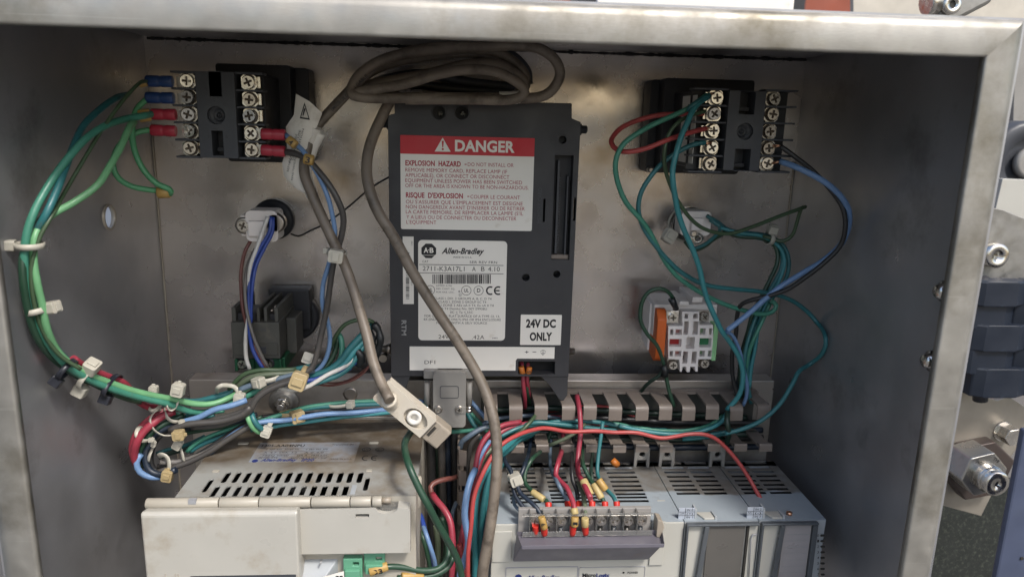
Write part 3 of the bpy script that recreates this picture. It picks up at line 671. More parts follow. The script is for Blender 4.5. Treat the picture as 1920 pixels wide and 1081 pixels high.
# ---------------------------------------------------------------- pilot lights
def pilot(label_, base, br, body, bd, m0):
    c = P(*base, 0); t = thing('pilot_light', c, label_, 'pilot light', 'pilot lights on the back panel')
    MB().lathe(c, (0, 1, 0), [(0, br), (5, br), (6.5, br - 1.2), (6.5, br - 4), (10, br - 4.4), (11, br - 5)], 30).build('locking_ring', m0, t)
    b = P(*body, bd)
    MB().lathe((c.x, 8, c.z), Vector((b.x - c.x, bd - 8 - 8, b.z - c.z)), [(0, 8.5), (bd - 16, 8.2)], 24).build('neck', m0, t)
    return t, b
t, b = pilot('pilot light on the left of the back panel with a blue and a white lead', (515, 410), 13.5, (489, 424), 46, 'timer_dark')
MB().prism(rrect(b.x - 9, b.x + 10, b.z - 9.5, b.z + 9.5, 3, 3), 30, 46).build('lamp_holder', 'contact_white', t, bev=1.0)
MB().box(b.x - 7, b.x + 4, 46, 49.5, b.z - 6, b.z + 3.5).build('holder_cap', 'contact_white', t, bev=.8)
MB().box(b.x - 12.5, b.x - 8.6, 32, 44, b.z - 6.5, b.z + 6.5).build('terminal_shoulder', 'contact_white', t, bev=.8)
sc_ = inst(SCR, 'terminal_screw', (b.x - 10.4, 44.5, b.z), t, rot=(0, .4, 0))
MB().lathe((b.x - 10.4, 43, b.z), (0, 1, 0), [(0, 5.2), (1.6, 5.2), (1.8, 4)], 18).build('screw_cup', 'nickel_dark', t)
MB().lathe((b.x + 8, 40, b.z + 2), (0, 1, 0), [(0, 6.4), (5, 6.2), (6, 5)], 20).build('bulb_socket', 'nickel_dark', t)
t, b = pilot('pilot light on the right of the back panel behind green wires', (1291, 420), 12.2, (1300, 424), 30, 'clear_plastic')
MB().prism(rrect(b.x - 9, b.x + 11, b.z - 6, b.z + 10, 3, 3), 18, 32).build('lamp_holder', 'contact_white', t, bev=1.0)
MB().box(b.x - 3, b.x + 5, 32, 36, b.z - 2, b.z + 6).build('holder_cap', 'contact_white', t, bev=.7)
cc = P(1308, 447, 34)
pts = [(cc.x + (4.6 - k * .04) * math.cos(k * .45), 31 + k * .07, cc.z + (3.8 - k * .03) * math.sin(k * .45)) for k in range(60)]
MB().tube(pts, .55, 6).build('terminal_coil', 'nickel', t)
MB().lathe(P(1299, 437, 34), (0, 1, 0), [(0, 2.2), (2.2, 2.2), (3, 1.5)], 14).build('terminal_screw', 'nickel', t)
pts = [(b.x + 1 + 12.5 * math.cos(a / 10), 12 + a * .02, b.z - 1 + 11.5 * math.sin(a / 10)) for a in range(22, 72)]
MB().tube(pts, .8, 6).build('tie_loop', 'tie_white', t)

# ---------------------------------------------------------------- grey relay, lower left of the back panel
q = pr(432, 603, 526, 672, 57); x0, x1, z0, z1 = q
t = thing('contact_block', ((x0 + x1) / 2, 0, z0 - 8), 'dark grey contact block with green terminals below the left pilot light', 'contact block')
MB().box(x0, x1, 14, 57, z0, z1 - .2).build('body', 'relay_grey', t, bev=.5)
MB().prism(rect(x0 + 1.2, x1 - 1.2, z0 + 2.5, z0 + 10), 57, 58).build('front_panel', 'relay_grey', t, bev=.3)
MB().box(x0 + 8, x1 - 8, 58, 58.6, z0 + 4, z0 + 8).build('front_window', 'timer_plastic', t, bev=.2)
zt = P(470, 572, 45).z
for (a_, b_) in ((x0 + .3, x0 + 2.8), (x0 + 15.2, x0 + 17), (x0 + 19.5, x0 + 21.3), (x1 - 3, x1 - .8)):
    MB().box(a_, b_, 12, 55, z1 - .3, z1 + 8.5).build('rib', 'relay_grey', t, bev=.3)
MB().box(x0 + 3, x0 + 15, 30, 52, z1 - .3, z1 + 4).build('contact_bridge', 'timer_dark', t, bev=.3)
MB().box(x0 + 21.5, x1 - 3.2, 30, 50, z1 - .3, z1 + 3).build('contact_bridge', 'timer_dark', t, bev=.3)
for k in range(2): MB().lathe((x1 - 7.5, 34 + k * 9, z1 + 3), (0, 0, 1), [(0, 2.2), (1.4, 2.2), (1.9, 1.5)], 12).build('contact_screw', 'nickel_dark', t)
MB().box(x0 + 12, x1 + 10, 2, 14, z0 + 6, z1 + 10.5).build('collar', 'timer_dark', t, bev=1)
MB().lathe(((x0 + x1) / 2 + 12, 0, (z0 + z1) / 2 + 1), (0, 1, 0), [(0, 16.5), (6, 16.5), (7.5, 15)], 30).build('locking_ring', 'timer_dark', t)
MB().box(x1 + .2, x1 + 6.5, 20, 40, z0 - 2, z1 - 2).build('side_latch', 'relay_grey', t, bev=.6)
MB().box(x0 + 1.2, x1 + 2, 22, 54, z0 - 8, z0 - .2).build('terminal_base', 'relay_green', t, bev=.5)
for dx in (5, 20.5):
    MB().lathe((x0 + dx, 53.5, z0 - 4), (0, 1, 0), [(0, 3.9), (1.2, 3.9), (1.3, 2.9)], 18).build('terminal_cup', 'timer_dark', t)
    inst(SCRS, 'terminal_screw', (x0 + dx, 54.2, z0 - 4), t, rot=(0, .5, 0))
for xx in (x0 + 1.2, x0 + 11, x1 - 1): MB().box(xx, xx + 1.5, 54, 57.5, z0 - 8, z0 - .4).build('terminal_fin', 'relay_green', t, bev=.2)
s = MB(); put_text(s, '1P 24', (x0 + 13, 57.2, z1 - 5.5), (1, 0, 0), (0, 0, 1), 8, 1.6); s.build('moulded_lettering', 'timer_plastic', t)

# ---------------------------------------------------------------- white contact block with orange and green sides
D6 = 54
def cp(x, y): v = P(x, y, D6); return (v.x, v.z)
q = pr(1236, 579, 1340, 677, D6); x0, x1, z0, z1 = q
t = thing('contact_block', ((x0 + x1) / 2, 0, z0), 'white contact block with orange and green sides above the wire duct', 'contact block')
zr_ = lambda y: P(1290, y, D6).z; xr_ = lambda x: P(x, 630, D6).x
H_ = [(1283, 602, 1290, 627), (1300, 602, 1308, 627), (1287.5, 631.5, 1301.5, 653.5), (1281, 658.5, 1288.5, 681), (1298, 658.5, 1305, 681),
      (1257, 617, 1262, 627.5), (1267, 617, 1278, 627.5), (1255.5, 635, 1277, 649.5), (1256, 657.5, 1261, 668), (1266, 657.5, 1277, 668),
      (1313, 615, 1322.5, 627.5), (1330, 615, 1334.5, 627.5), (1312, 633.5, 1333, 650.5), (1312, 657, 1321, 668), (1328, 657, 1333.5, 668),
      (1284, 588, 1290, 597.5), (1300, 588, 1308, 597.5)]
po = [cp(1279, 584), cp(1311, 584), cp(1311, 609), cp(1337, 609), cp(1337, 672.5), cp(1309, 673), cp(1308, 696), cp(1304, 696), cp(1303, 687), cp(1294.5, 687), cp(1293, 697), cp(1288, 697), cp(1286.5, 687), cp(1280, 687), cp(1278, 696.5), cp(1275, 696), cp(1274, 673.5), cp(1253, 672.5), cp(1253, 611), cp(1280, 611)]
MB().prism(po, D6 - 9, D6, holes=[rect(*pr(*h, D6)) for h in H_]).build('lattice', 'contact_white', t, bev=.25)
MB().box(x0 + 3, x1 - 2, 10, D6 - 9, z0 + 1, z1 + .3).build('body', 'contact_white', t, bev=.6)
MB().prism([(24, z1 + 3.5), (46, z1 + 1), (46, z1 - 20), (24, z1 - 20)], x0 - 1, x1 + 1.5, 'x').build('upper_housing', 'contact_white', t, bev=.5)
MB().box(x0 + 14, x0 + 20, 20, 50, z1 + 1.5, z1 + 4.2).build('housing_rib', 'contact_white', t, bev=.4)
MB().box(x0 + 24, x0 + 31, 14, 44, z1 + 2, z1 + 5.5).build('housing_rib', 'contact_white', t, bev=.4)
MB().prism([(16, z0 + 6), (50, z0 - 1), (D6 + .6, z0 + 2), (D6 + .6, z1 - 7), (50, z1 - 1), (16, z1 - 2)], x0 - .6, x0 + 5.4, 'x').build('orange_side', 'contact_orange', t, bev=.5)
MB().prism([(22, z0 + 6), (40, z0 + 3), (40, z1), (22, z1 + 1)], x0 - 2.2, x0 - .7, 'x').build('side_plate', 'contact_white', t, bev=.4)
MB().box(x1 - 2.4, x1 + .5, 20, D6 + .4, z0 + .5, zr_(607)).build('green_side', 'contact_green', t, bev=.4)
for (qq, m_) in (((1255, 634, 1278, 650), 'insert_red'), ((1256, 615, 1279, 628), 'insert_pink'), ((1255, 656, 1278, 669), 'insert_pink'), ((1311, 632, 1334, 651), 'insert_green'), ((1311, 614, 1335, 628), 'insert_sage'), ((1311, 656, 1334, 669), 'insert_sage')):
    r_ = pr(*qq, D6 - 6); MB().box(r_[0], r_[1], D6 - 9, D6 - 5.5, r_[2], r_[3]).build('coloured_insert', m_, t, bev=.2)
for (x, y, big) in ((1261, 594, 1), (1320, 593, 0), (1261, 683, 0), (1320, 680, 0)):
    v = P(x, y, D6 - 3)
    if big: MB().box(v.x - 4.2, v.x + 4.2, D6 - 5, D6 - 3.2, v.z - 4.2, v.z + 4).build('clamp_plate', 'nickel', t, bev=.3)
    else: MB().box(v.x - 3.6, v.x + 3.6, D6 - 7, D6 - 4, v.z - 3, v.z + 3.5).build('clamp_plate', 'nickel_dark', t, bev=.3)
    inst(SCRS, 'terminal_screw', (v.x, D6 - 3.4, v.z), t, rot=(0, .3 + x, 0))

# ---------------------------------------------------------------- slotted wiring duct (cover off)
DT = 75                                       # depth of the finger tips
zt = P(1100, 764, DT).z                       # top wall of the duct
zb = P(1100, 842, DT).z                       # lower wall
duct = thing('wiring_duct', P(1180, 843, DP), 'horizontal grey slotted wiring duct full of wires, cover off', 'wiring duct')
xa = P(905, 780, DT).x; xb = P(1452, 785, DT).x
MB().box(xa, xb, DP + .1, DP + 2, zb + 1, zt - 1).build('base_strip', 'relay_grey', duct)
MB().box(xa, xb, DP + 2, DP + 8, zt - 1.5, zt).build('top_web', 'duct_grey', duct)
MB().box(xa, xb, DP + 2, DP + 9, zb, zb + 1.5).build('lower_web', 'duct_grey', duct)
def finger_mesh(wd, drop, L, seed=0):
    s = MB(); R = 2.2
    prof = [(DP + 7.5, 0), (DP + 7.5 + L - 5, 0)]
    d0 = DP + 7.5 + L - 5
    for k in range(7):
        a = math.radians(90 - k * 15); prof.append((d0 + 3.4 * math.cos(a), -3.4 + 3.4 * math.sin(a)))
    prof.append((d0 + 3.4, -drop)); prof.append((d0 + 2.1, -drop))
    for k in range(7):
        a = math.radians(k * 15); prof.append((d0 + 2.1 * math.cos(a), -3.4 + 2.1 * math.sin(a)))
    prof.append((DP + 7.5, -1.4))
    s.prism(prof, -wd / 2, wd / 2, 'x'); return s
fm = finger_mesh(8.2, 9.6, DT - DP - 9).build('duct_finger', 'duct_grey', None, origin=(0, DP, 0)); FM = fm.data; bpy.data.objects.remove(fm)
tops = [924, 970.6, 1016, 1064, 1109.6, 1158, 1203, 1250, 1297, 1344, 1389, 1434]
for i, x in enumerate(tops):
    v = P(x, 764, DT); o = inst(FM, 'duct_finger', (v.x, DP, zt - .05), duct, rot=(random.uniform(-.02, .03), random.uniform(-.02, .02), random.uniform(-.05, .05)))
bots = [972, 1019, 1066, 1112, 1158, 1205, 1250, 1341, 1387.5, 1436]
s = MB(); L = DT - DP - 12
prof = [(DP + 7.5, 0), (DT - 3, 0), (DT - 2.6, 1.6), (DT + 1.2, 2.2), (DT + 1.8, 1.4), (DT + 1.8, -2.6), (DT + .8, -2.9), (DT + .6, 0.4), (DT - 2, -.9), (DP + 7.5, -1.4)]
s.prism([(a, b) for a, b in prof], -4.1, 4.1, 'x'); fm = s.build('duct_finger', 'duct_grey', None, origin=(0, DP, 0)); FB = fm.data; bpy.data.objects.remove(fm)
for x in bots:
    v = P(x, 835, DT); inst(FB, 'duct_finger', (v.x, DP, zb + 1.6), duct, rot=(random.uniform(-.01, .015), 0, random.uniform(-.03, .03)))
# vertical run between the drive and the controller
dv = thing('wiring_duct', P(880, 1000, DP), 'vertical grey slotted wiring duct between the drive and the controller', 'wiring duct')
xv = P(857, 930, DT).x
zv1 = P(857, 835, DT).z
MB().box(xv, xv + 24, DP + .1, DP + 2, ZB + 20, zv1).build('base_strip', 'duct_grey', dv)
MB().box(xv, xv + 1.5, DP + 2, DP + 8, ZB + 20, zv1).build('side_web', 'duct_grey', dv)
s = MB(); s.prism([(xv, DP + 7.5), (xv, DT - 3), (xv + 1, DT + .4), (xv + 5.6, DT + 1.4), (xv + 5.6, DT - .2), (xv + 1.6, DT - 1.6), (xv + 1.4, DP + 7.5)], -4.8, 4.8, 'z')
fm = s.build('duct_finger', 'duct_grey', None, origin=(xv, DP, 0)); FV = fm.data; bpy.data.objects.remove(fm)
for k in range(9):
    v = P(860, 858, DT); inst(FV, 'duct_finger', (xv, DP, v.z - k * 13.6), dv, rot=(0, random.uniform(-.02, .02), 0))

# ---------------------------------------------------------------- motor drive
DD = 150
def dq(x, y, d=DD): v = P(x, y, d); return (v.x, v.z)
ztop = P(500, 931, DD - 4).z
a0 = PZ(329, 930, ztop); a1 = PZ(452, 790, ztop); b0 = PZ(735, 935, ztop)
dxl = a0.x; dxr = P(778, 1000, DD - 4).x
dr = thing('motor_drive', ((dxl + dxr) / 2, DP, ZB + 60), 'dusty beige motor drive with a vented top and flip covers at lower left', 'motor drive')
def zs(x, y): v = PZ(x, y, ztop); return (v.x, v.y)
def slot(x, yb, yt, wpx):                      # stadium slot in the top, from its front end to its back end
    a = PZ(x, yb, ztop); b_ = PZ(865 - (865 - x) * (yt - 219) / (yb - 219), yt, ztop); w_ = wpx * (HC - a.y) / F / 2
    xm = (a.x + b_.x) / 2
    d1_, d0_ = a.y - w_, b_.y + w_; o_ = []
    for k in range(5): t = math.pi * k / 4; o_.append((xm + w_ * math.cos(t), d1_ + w_ * math.sin(t)))
    for k in range(5): t = math.pi + math.pi * k / 4; o_.append((xm + w_ * math.cos(t), d0_ + w_ * math.sin(t)))
    return o_
slots = [slot(x, 904.5, 883.5, 11) for x in (417, 437, 457, 477, 497, 516, 536, 555, 575, 595, 614, 634, 653, 672)] + [slot(x, 931, 909.5, 11) for x in (396, 417, 438, 459, 480, 501, 521.5, 542, 563, 583, 603, 624, 644)]
slots += [slot(381, 922, 897, 10), slot(684, 919, 894, 10)]
pnl = [(dxl, DD - 5), (dxr + .5, DD - 5), (dxr + .5, DP + 6), (dxl, DP + 6)]
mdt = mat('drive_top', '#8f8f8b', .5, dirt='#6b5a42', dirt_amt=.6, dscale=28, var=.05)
def brown_by_depth(m, y0, y1, col, amt=.85):
    """brown tone, stronger towards the back plate, with a ragged edge"""
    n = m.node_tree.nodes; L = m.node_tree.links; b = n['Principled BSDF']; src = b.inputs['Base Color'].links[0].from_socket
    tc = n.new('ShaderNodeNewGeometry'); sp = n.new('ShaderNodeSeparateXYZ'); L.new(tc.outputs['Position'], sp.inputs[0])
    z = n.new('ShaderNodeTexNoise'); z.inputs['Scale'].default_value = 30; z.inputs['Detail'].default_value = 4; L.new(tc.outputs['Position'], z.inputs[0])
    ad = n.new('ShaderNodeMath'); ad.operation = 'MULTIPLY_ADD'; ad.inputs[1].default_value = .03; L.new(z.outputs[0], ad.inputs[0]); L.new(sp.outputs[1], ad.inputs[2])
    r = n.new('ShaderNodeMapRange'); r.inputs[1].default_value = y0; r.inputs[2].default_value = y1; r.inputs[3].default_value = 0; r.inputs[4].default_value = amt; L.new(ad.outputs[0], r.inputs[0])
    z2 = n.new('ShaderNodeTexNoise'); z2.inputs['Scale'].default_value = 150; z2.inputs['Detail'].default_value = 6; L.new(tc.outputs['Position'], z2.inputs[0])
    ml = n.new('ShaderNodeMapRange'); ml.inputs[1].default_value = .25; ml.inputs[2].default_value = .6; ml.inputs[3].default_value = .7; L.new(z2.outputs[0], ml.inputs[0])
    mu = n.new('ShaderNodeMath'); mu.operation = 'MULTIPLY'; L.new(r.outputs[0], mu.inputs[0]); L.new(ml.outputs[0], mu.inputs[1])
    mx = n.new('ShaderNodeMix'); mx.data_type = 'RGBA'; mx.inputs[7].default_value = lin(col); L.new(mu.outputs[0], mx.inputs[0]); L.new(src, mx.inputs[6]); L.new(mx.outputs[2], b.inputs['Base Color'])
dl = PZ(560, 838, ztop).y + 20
brown_by_depth(mdt, -(dl + 12) * S + .015, -(dl - 6) * S + .015, '#4b3f30', .95)
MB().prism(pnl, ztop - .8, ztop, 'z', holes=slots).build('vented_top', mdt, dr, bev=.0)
MB().prism(pnl, ztop - 9, ztop - .8, 'z', holes=[[(dxl + 2, DD - 7), (dxr - 1.5, DD - 7), (dxr - 1.5, DP + 8), (dxl + 2, DP + 8)]]).build('upper_skirt', 'drive_grey', dr)
MB().box(dxl, dxr + .5, DP + 6, DD - 5, ZB + 60, ztop - 9).build('case', 'drive_grey', dr, bev=.6)
MB().box(dxl + 2.2, dxr - 1.5, DP + 8.2, DD - 7.2, ztop - 9, ztop - 8.4).build('dark_interior', 'pit_black', dr)  # black sheet paints the shade below the vent slots
MB().box(dxl - 8, dxr + 10, DP + .2, DP + 6, ZB + 60, ztop + 2).build('heat_sink_plate', 'steel_plate', dr, bev=.6)
# little raised tabs
for (x, y, w_) in ((456, 832, 19), (701, 831, 17), (405, 884, 12), (692, 883, 11)):
    a = PZ(x - w_ / 2, y, ztop); b_ = PZ(x + w_ / 2, y, ztop); MB().box(a.x, b_.x, a.y - 1.2, a.y + 1.2, ztop, ztop + .8).build('tab', 'drive_front', dr, bev=.3)
q = [PZ(660, 926, ztop), PZ(671, 909, ztop)]
MB().box(q[0].x - 1.2, q[0].x + 1.4, q[1].y, q[0].y, ztop, ztop + .25).build('blank_slot', 'module_grey', dr, bev=.1)
# rating label lying on the top
A = PZ(466, 866, ztop); B = PZ(650, 866, ztop); C_ = PZ(650, 829, ztop)
lb = MB().prism([(A.x, A.y), (B.x + 4, A.y), (B.x + 4, C_.y), (A.x, C_.y)], ztop + .02, ztop + .15, 'z').build('rating_label', mat('label_dusty', '#7f848c', .5, dirt='#6b5c47', dirt_amt=.8, dscale=45, var=.05), dr)
s = MB()
def tline(mb, txt, x0, x1, y, cap, bold=0., shear=0.):
    a = PZ(x0, y, ztop + .2); b_ = PZ(x1, y, ztop + .2); put_text(mb, txt, a, (1, 0, 0), (0, -1, 0), b_.x - a.x, cap, bold, shear)
tline(s, '1305-AA04NPU', 490, 570, 837, 3.2, .02); tline(s, 'V 380-460  50/60 Hz', 497, 560, 843, 1.9); tline(s, 'V 380-460 3Ph', 572, 614, 843, 1.9)
tline(s, 'A  4.7  kVA  3.2', 494, 556, 849, 1.9); tline(s, 'A 0-4.0', 570, 606, 849, 1.9); tline(s, 'FREQ 50/60', 492, 540, 854.5, 1.9); tline(s, 'SER A   FRN 6.01', 556, 612, 854.5, 1.9); tline(s, 'SN 1305 WYK', 484, 520, 859, 1.9); tline(s, 'MOTOR 1.5 kW / 2HP', 545, 612, 859.5, 1.9)
tline(s, 'Transistor IN', 622, 662, 834, 2.2); tline(s, 'MADE IN U.S.A.', 618, 660, 861, 1.7)
for y in (839.5, 845.5, 851, 856): a = PZ(488, y, ztop + .2); b_ = PZ(616, y, ztop + .2); s.add([(a.x, a.y - .1, ztop + .2), (b_.x, a.y - .1, ztop + .2), (b_.x, a.y + .1, ztop + .2), (a.x, a.y + .1, ztop + .2)], [(0, 1, 2, 3)])
s.build('black_print', 'ink_black', lb)
s = MB(); tline(s, 'Allen-Bradley', 488, 556, 864, 3.4, .03, .35); tline(s, 'IP20', 564, 588, 864, 3.4, .03, .2); v = PZ(478, 863.2, ztop + .2); s.prism(circ((v.x, v.y), 1.7, 12, 1.9), ztop + .16, ztop + .2, 'z'); s.build('blue_print', 'ink_blue', lb)
s = MB(); o_ = PZ(686, 858, ztop)
for k in (0, 1):
    c_ = (o_.x + k * 5.2, o_.y)
    out = [(c_[0] + 2.3 * math.cos(math.radians(a)), c_[1] + 3.2 * math.sin(math.radians(a))) for a in range(60, 301, 20)] + [(c_[0] + 1.6 * math.cos(math.radians(a)), c_[1] + 2.5 * math.sin(math.radians(a))) for a in range(300, 59, -20)]
    s.prism(out, ztop + .04, ztop + .1, 'z')
s.prism([(c_[0] - 1.8, c_[1] - .35), (c_[0] + .6, c_[1] - .35), (c_[0] + .6, c_[1] + .35), (c_[0] - 1.8, c_[1] + .35)], ztop + .11, ztop + .13, 'z')
for (x, t_) in ((687, 'UL'), (712, 'c')):
    v = PZ(x, 842, ztop); s.prism(circ((v.x, v.y), 2.6, 18), ztop + .04, ztop + .1, 'z', holes=[circ((v.x, v.y), 2.2, 18)]); put_text(s, t_, (v.x - 1.3, v.y + 1.2, ztop + .1), (1, 0, 0), (0, -1, 0), 2.6, 2.2)
s.build('approval_marks', 'ink_black', dr)
# hinge bar of separate rolled pieces
hz = P(500, 941, DD).z; hr = 2.75
for (u0, u1) in ((275, 411), (413, 486), (487.5, 583), (585, 656.5), (658, 696), (699, 716)):
    p0, p1 = P(u0, 941, DD), P(u1, 941, DD)
    s = MB(); s.lathe((p0.x, DD, hz), (1, 0, 0), [(0, hr * .93), (.3, hr), (p1.x - p0.x - .3, hr), (p1.x - p0.x, hr * .93)], 18); s.build('hinge_segment', 'drive_front', dr)
p0, p1 = P(716, 941, DD), P(733, 941, DD); MB().lathe((p0.x, DD - 1, hz), (1, 0, 0), [(0, 1.5), (p1.x - p0.x, 1.5)], 14).build('hinge_pin', 'plug_clear', dr)
a = P(356, 929, DD); b_ = P(371, 939, DD); MB().box(a.x, b_.x, DD + .5, DD + 2.9, b_.z, a.z - .8).build('hinge_sticker', 'label_grey', dr)
# left flip cover: chamfered top, flat face
zc0 = P(300, 951, DD).z; zc1 = P(300, 964, DD + 9).z
xl0 = P(263, 970, DD + 9).x; xl1 = P(557, 970, DD + 9).x
s = MB(); s.prism([(DD - 2, zc0), (DD + 7.5, zc1 + .9), (DD + 9, zc1 - .6), (DD + 9, ZB + 90), (DD - 12, ZB + 90), (DD - 12, zc0 - 6), (DD - 2, zc0 - 2)], xl0, xl1, 'x')
cvm = mat('drive_cover', '#a8a59d', .38, dirt='#84745a', dirt_amt=.30, dscale=26, var=.05)
s.build('left_cover', cvm, dr, bev=1.0)
s = MB()
for x in (310, 329, 334): v = P(x, 1076, DD + 9); s.box(v.x - .25, v.x + .25, DD + 9, DD + 9.3, v.z - 12, v.z + .5)
s.build('cover_rib', 'drive_grey', dr)
v = pr(357, 1079, 556, 1100, DD + 9); MB().box(v[0], v[1], DD + 9, DD + 9.15, v[2], v[3]).build('display_window', 'timer_plastic', dr)
# right cover with thumb recess and slot
xr0, xr1 = P(560, 960, DD + 2).x, P(769, 960, DD + 2).x; zr1 = P(660, 954, DD + 2).z; zr0 = P(660, 1037, DD + 2).z
tc_ = dq(725, 952, DD + 2)
th = [(tc_[0] + 5.6 * math.cos(math.radians(a)), tc_[1] + .2 + 3.4 * math.sin(math.radians(a))) for a in range(180, 361, 15)]
ol = [(xr0, zr0), (xr1, zr0), (xr1, zr1 - 1), (xr1 - 1, zr1)] + [p for p in reversed(th)] + [(xr0, zr1)]
MB().prism(ol, DD - 8, DD + 2, holes=[rect(*pr(666.5, 963, 692, 969.5, DD + 2))]).build('right_cover', cvm, dr, bev=.6)
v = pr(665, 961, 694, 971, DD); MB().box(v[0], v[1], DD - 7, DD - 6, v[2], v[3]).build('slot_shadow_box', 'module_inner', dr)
MB().prism(th + [(tc_[0] + 5.6, tc_[1] - .1)], DD - 6, DD - .8).build('thumb_recess', 'clear_plastic', dr, bev=.2)
MB().prism([(tc_[0] + 6 * math.cos(math.radians(a)), tc_[1] + 3.8 * math.sin(math.radians(a))) for a in range(180, 361, 15)], DD - 8, DD - 6.2).build('recess_floor', cvm, dr)
# lower right: sloped nose, green plugs, danger strip
MB().box(xr0 + .5, xr1 + 2, DD - 20, DD - 9, ZB + 90, zr0 - .5).build('lower_body', 'drive_grey', dr, bev=.4)
n0 = P(575, 1038, DD - 6); n1 = P(641, 1038, DD - 6)
MB().frustum((n0.x - 4, n1.x + 1, n0.z - 22, n0.z + 1), (n0.x - 2, n1.x - 9, n0.z - 24, n0.z - 10), DD - 9, DD + 4).build('sloped_nose', 'module_grey', dr, bev=.5)
MB().lathe(P(602, 1052, DD + 0), (0, 1, 0), [(-1, .5), (1.6, .5)], 10).build('nose_mark', 'ink_grey', dr)
a = dq(622, 1076, DD + 3); MB().prism([(a[0] - 5, a[1] - 3.4), (a[0] + 6.5, a[1] - 3.4), (a[0] + 6.5, a[1] + 2.6), (a[0] - 5, a[1] - .8)], DD + 4.05, DD + 4.2).build('nose_sticker', 'label_white', dr)
s = MB(); s.prism([(a[0] - 3.4, a[1] - 3), (a[0] + 1, a[1] - 3), (a[0] + 1, a[1] - 1.4), (a[0] - 3.4, a[1] - 2)], DD + 4.22, DD + 4.25)
for k in range(4): s.box(a[0] + 2.2 + (k % 2) * 2, a[0] + 3.8 + (k % 2) * 2, DD + 4.22, DD + 4.25, a[1] - 3 + (k // 2) * 2, a[1] - 2 + (k // 2) * 2)
s.build('sticker_print', 'ink_black', dr)
rb = pr(640, 1037, 723, 1100, DD - 8); MB().box(rb[0], rb[1], DD - 8.8, DD - 8.2, rb[2], rb[3]).build('plug_recess', 'module_inner', dr)
for (u0, v0, u1, v1, d1) in ((643, 1047, 680, 1110, DD - 1), (682, 1037, 722, 1072, DD - 3)):
    g_ = pr(u0, v0, u1, v1, d1); MB().prism(rect(*g_), DD - 8, d1, holes=[rect(g_[1] - 4.8, g_[1] - 1.6, g_[3] - 4.2, g_[3] - 2.2)]).build('terminal_plug', 'terminal_green', dr, bev=.5)
    MB().box(g_[0] + 1, g_[1] - 1, d1, d1 + 2.4, g_[2] + .5, g_[3] - 5.5).build('plug_ridge', 'terminal_green', dr, bev=.4)
g_ = pr(725, 1037.5, 743.5, 1110, DD - 8); lb = MB().box(g_[0], g_[1], DD - 8.9, DD - 8.3, g_[2], g_[3]).build('danger_strip', 'label_red', dr)
s = MB(); p_ = P(739.5, 1112, DD - 8.2); put_text(s, 'DANGER', p_, (0, 0, 1), (-1, 0, 0), P(739.5, 1047, DD - 8.2).z - p_.z, 3.2, .04); s.build('white_print', 'label_white', lb)
g_ = pr(744, 1037.5, 763, 1110, DD - 8); lb = MB().box(g_[0], g_[1], DD - 8.9, DD - 8.3, g_[2], g_[3]).build('warning_strip', 'label_white', dr)
s = MB(); p_ = P(750.5, 1070, DD - 8.2); put_text(s, 'SHOCK', p_, (0, 0, 1), (-1, 0, 0), P(750, 1043, DD - 8.2).z - p_.z, 1.3, .01); p_ = P(760, 1070, DD - 8.2); put_text(s, 'Ground', p_, (0, 0, 1), (-1, 0, 0), P(750, 1041, DD - 8.2).z - p_.z, 1.5, .01)
s.build('black_print', 'ink_black', lb)
# moulded ear on the drive's right shoulder
v = P(782, 905, DD - 26); MB().lathe((v.x - 1, DD - 30, v.z + 2), (0, 0, -1), [(0, 2.2), (.8, 3.4), (18, 3.0), (19.5, 1.4)], 16).build('corner_boss', 'drive_grey', dr)

# ---------------------------------------------------------------- controller: base unit and two expansion modules
DC = 127
zp = P(1200, 979, DC).z
DB0 = 58
def cx_(x, d=DC, y=985): return P(x, y, d).x
xs = [cx_(922), cx_(1284), cx_(1424), cx_(1549)]
print('plc', xs, zp)
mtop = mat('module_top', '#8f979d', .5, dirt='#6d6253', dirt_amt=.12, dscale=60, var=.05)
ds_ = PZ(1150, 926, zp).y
brown_by_depth(mtop, -(ds_ + 1.5) * S + .015, -(ds_ - 1.5) * S + .015, '#63594c', .82)  # brown tone over the rear part of the module tops
def grille(cols, rows, hh=1.15):
    out = []
    for (c0, c1) in cols:                      # column edges measured on the front row
        for y in rows:
            a = PZ(c0[0], y, zp); d = a.y
            out.append([(c0[1], d - hh / 2), (c1[1], d - hh / 2), (c1[1], d + hh / 2), (c0[1], d + hh / 2)])
    return out
rows = [868, 876.3, 884.7, 893, 901.3, 909.7, 917.6, 925]
def gx(x, y): return PZ(x, y, zp).x
def cols(pairs, y): return [((x0, gx(x0, y)), (x1, gx(x1, y))) for x0, x1 in pairs]
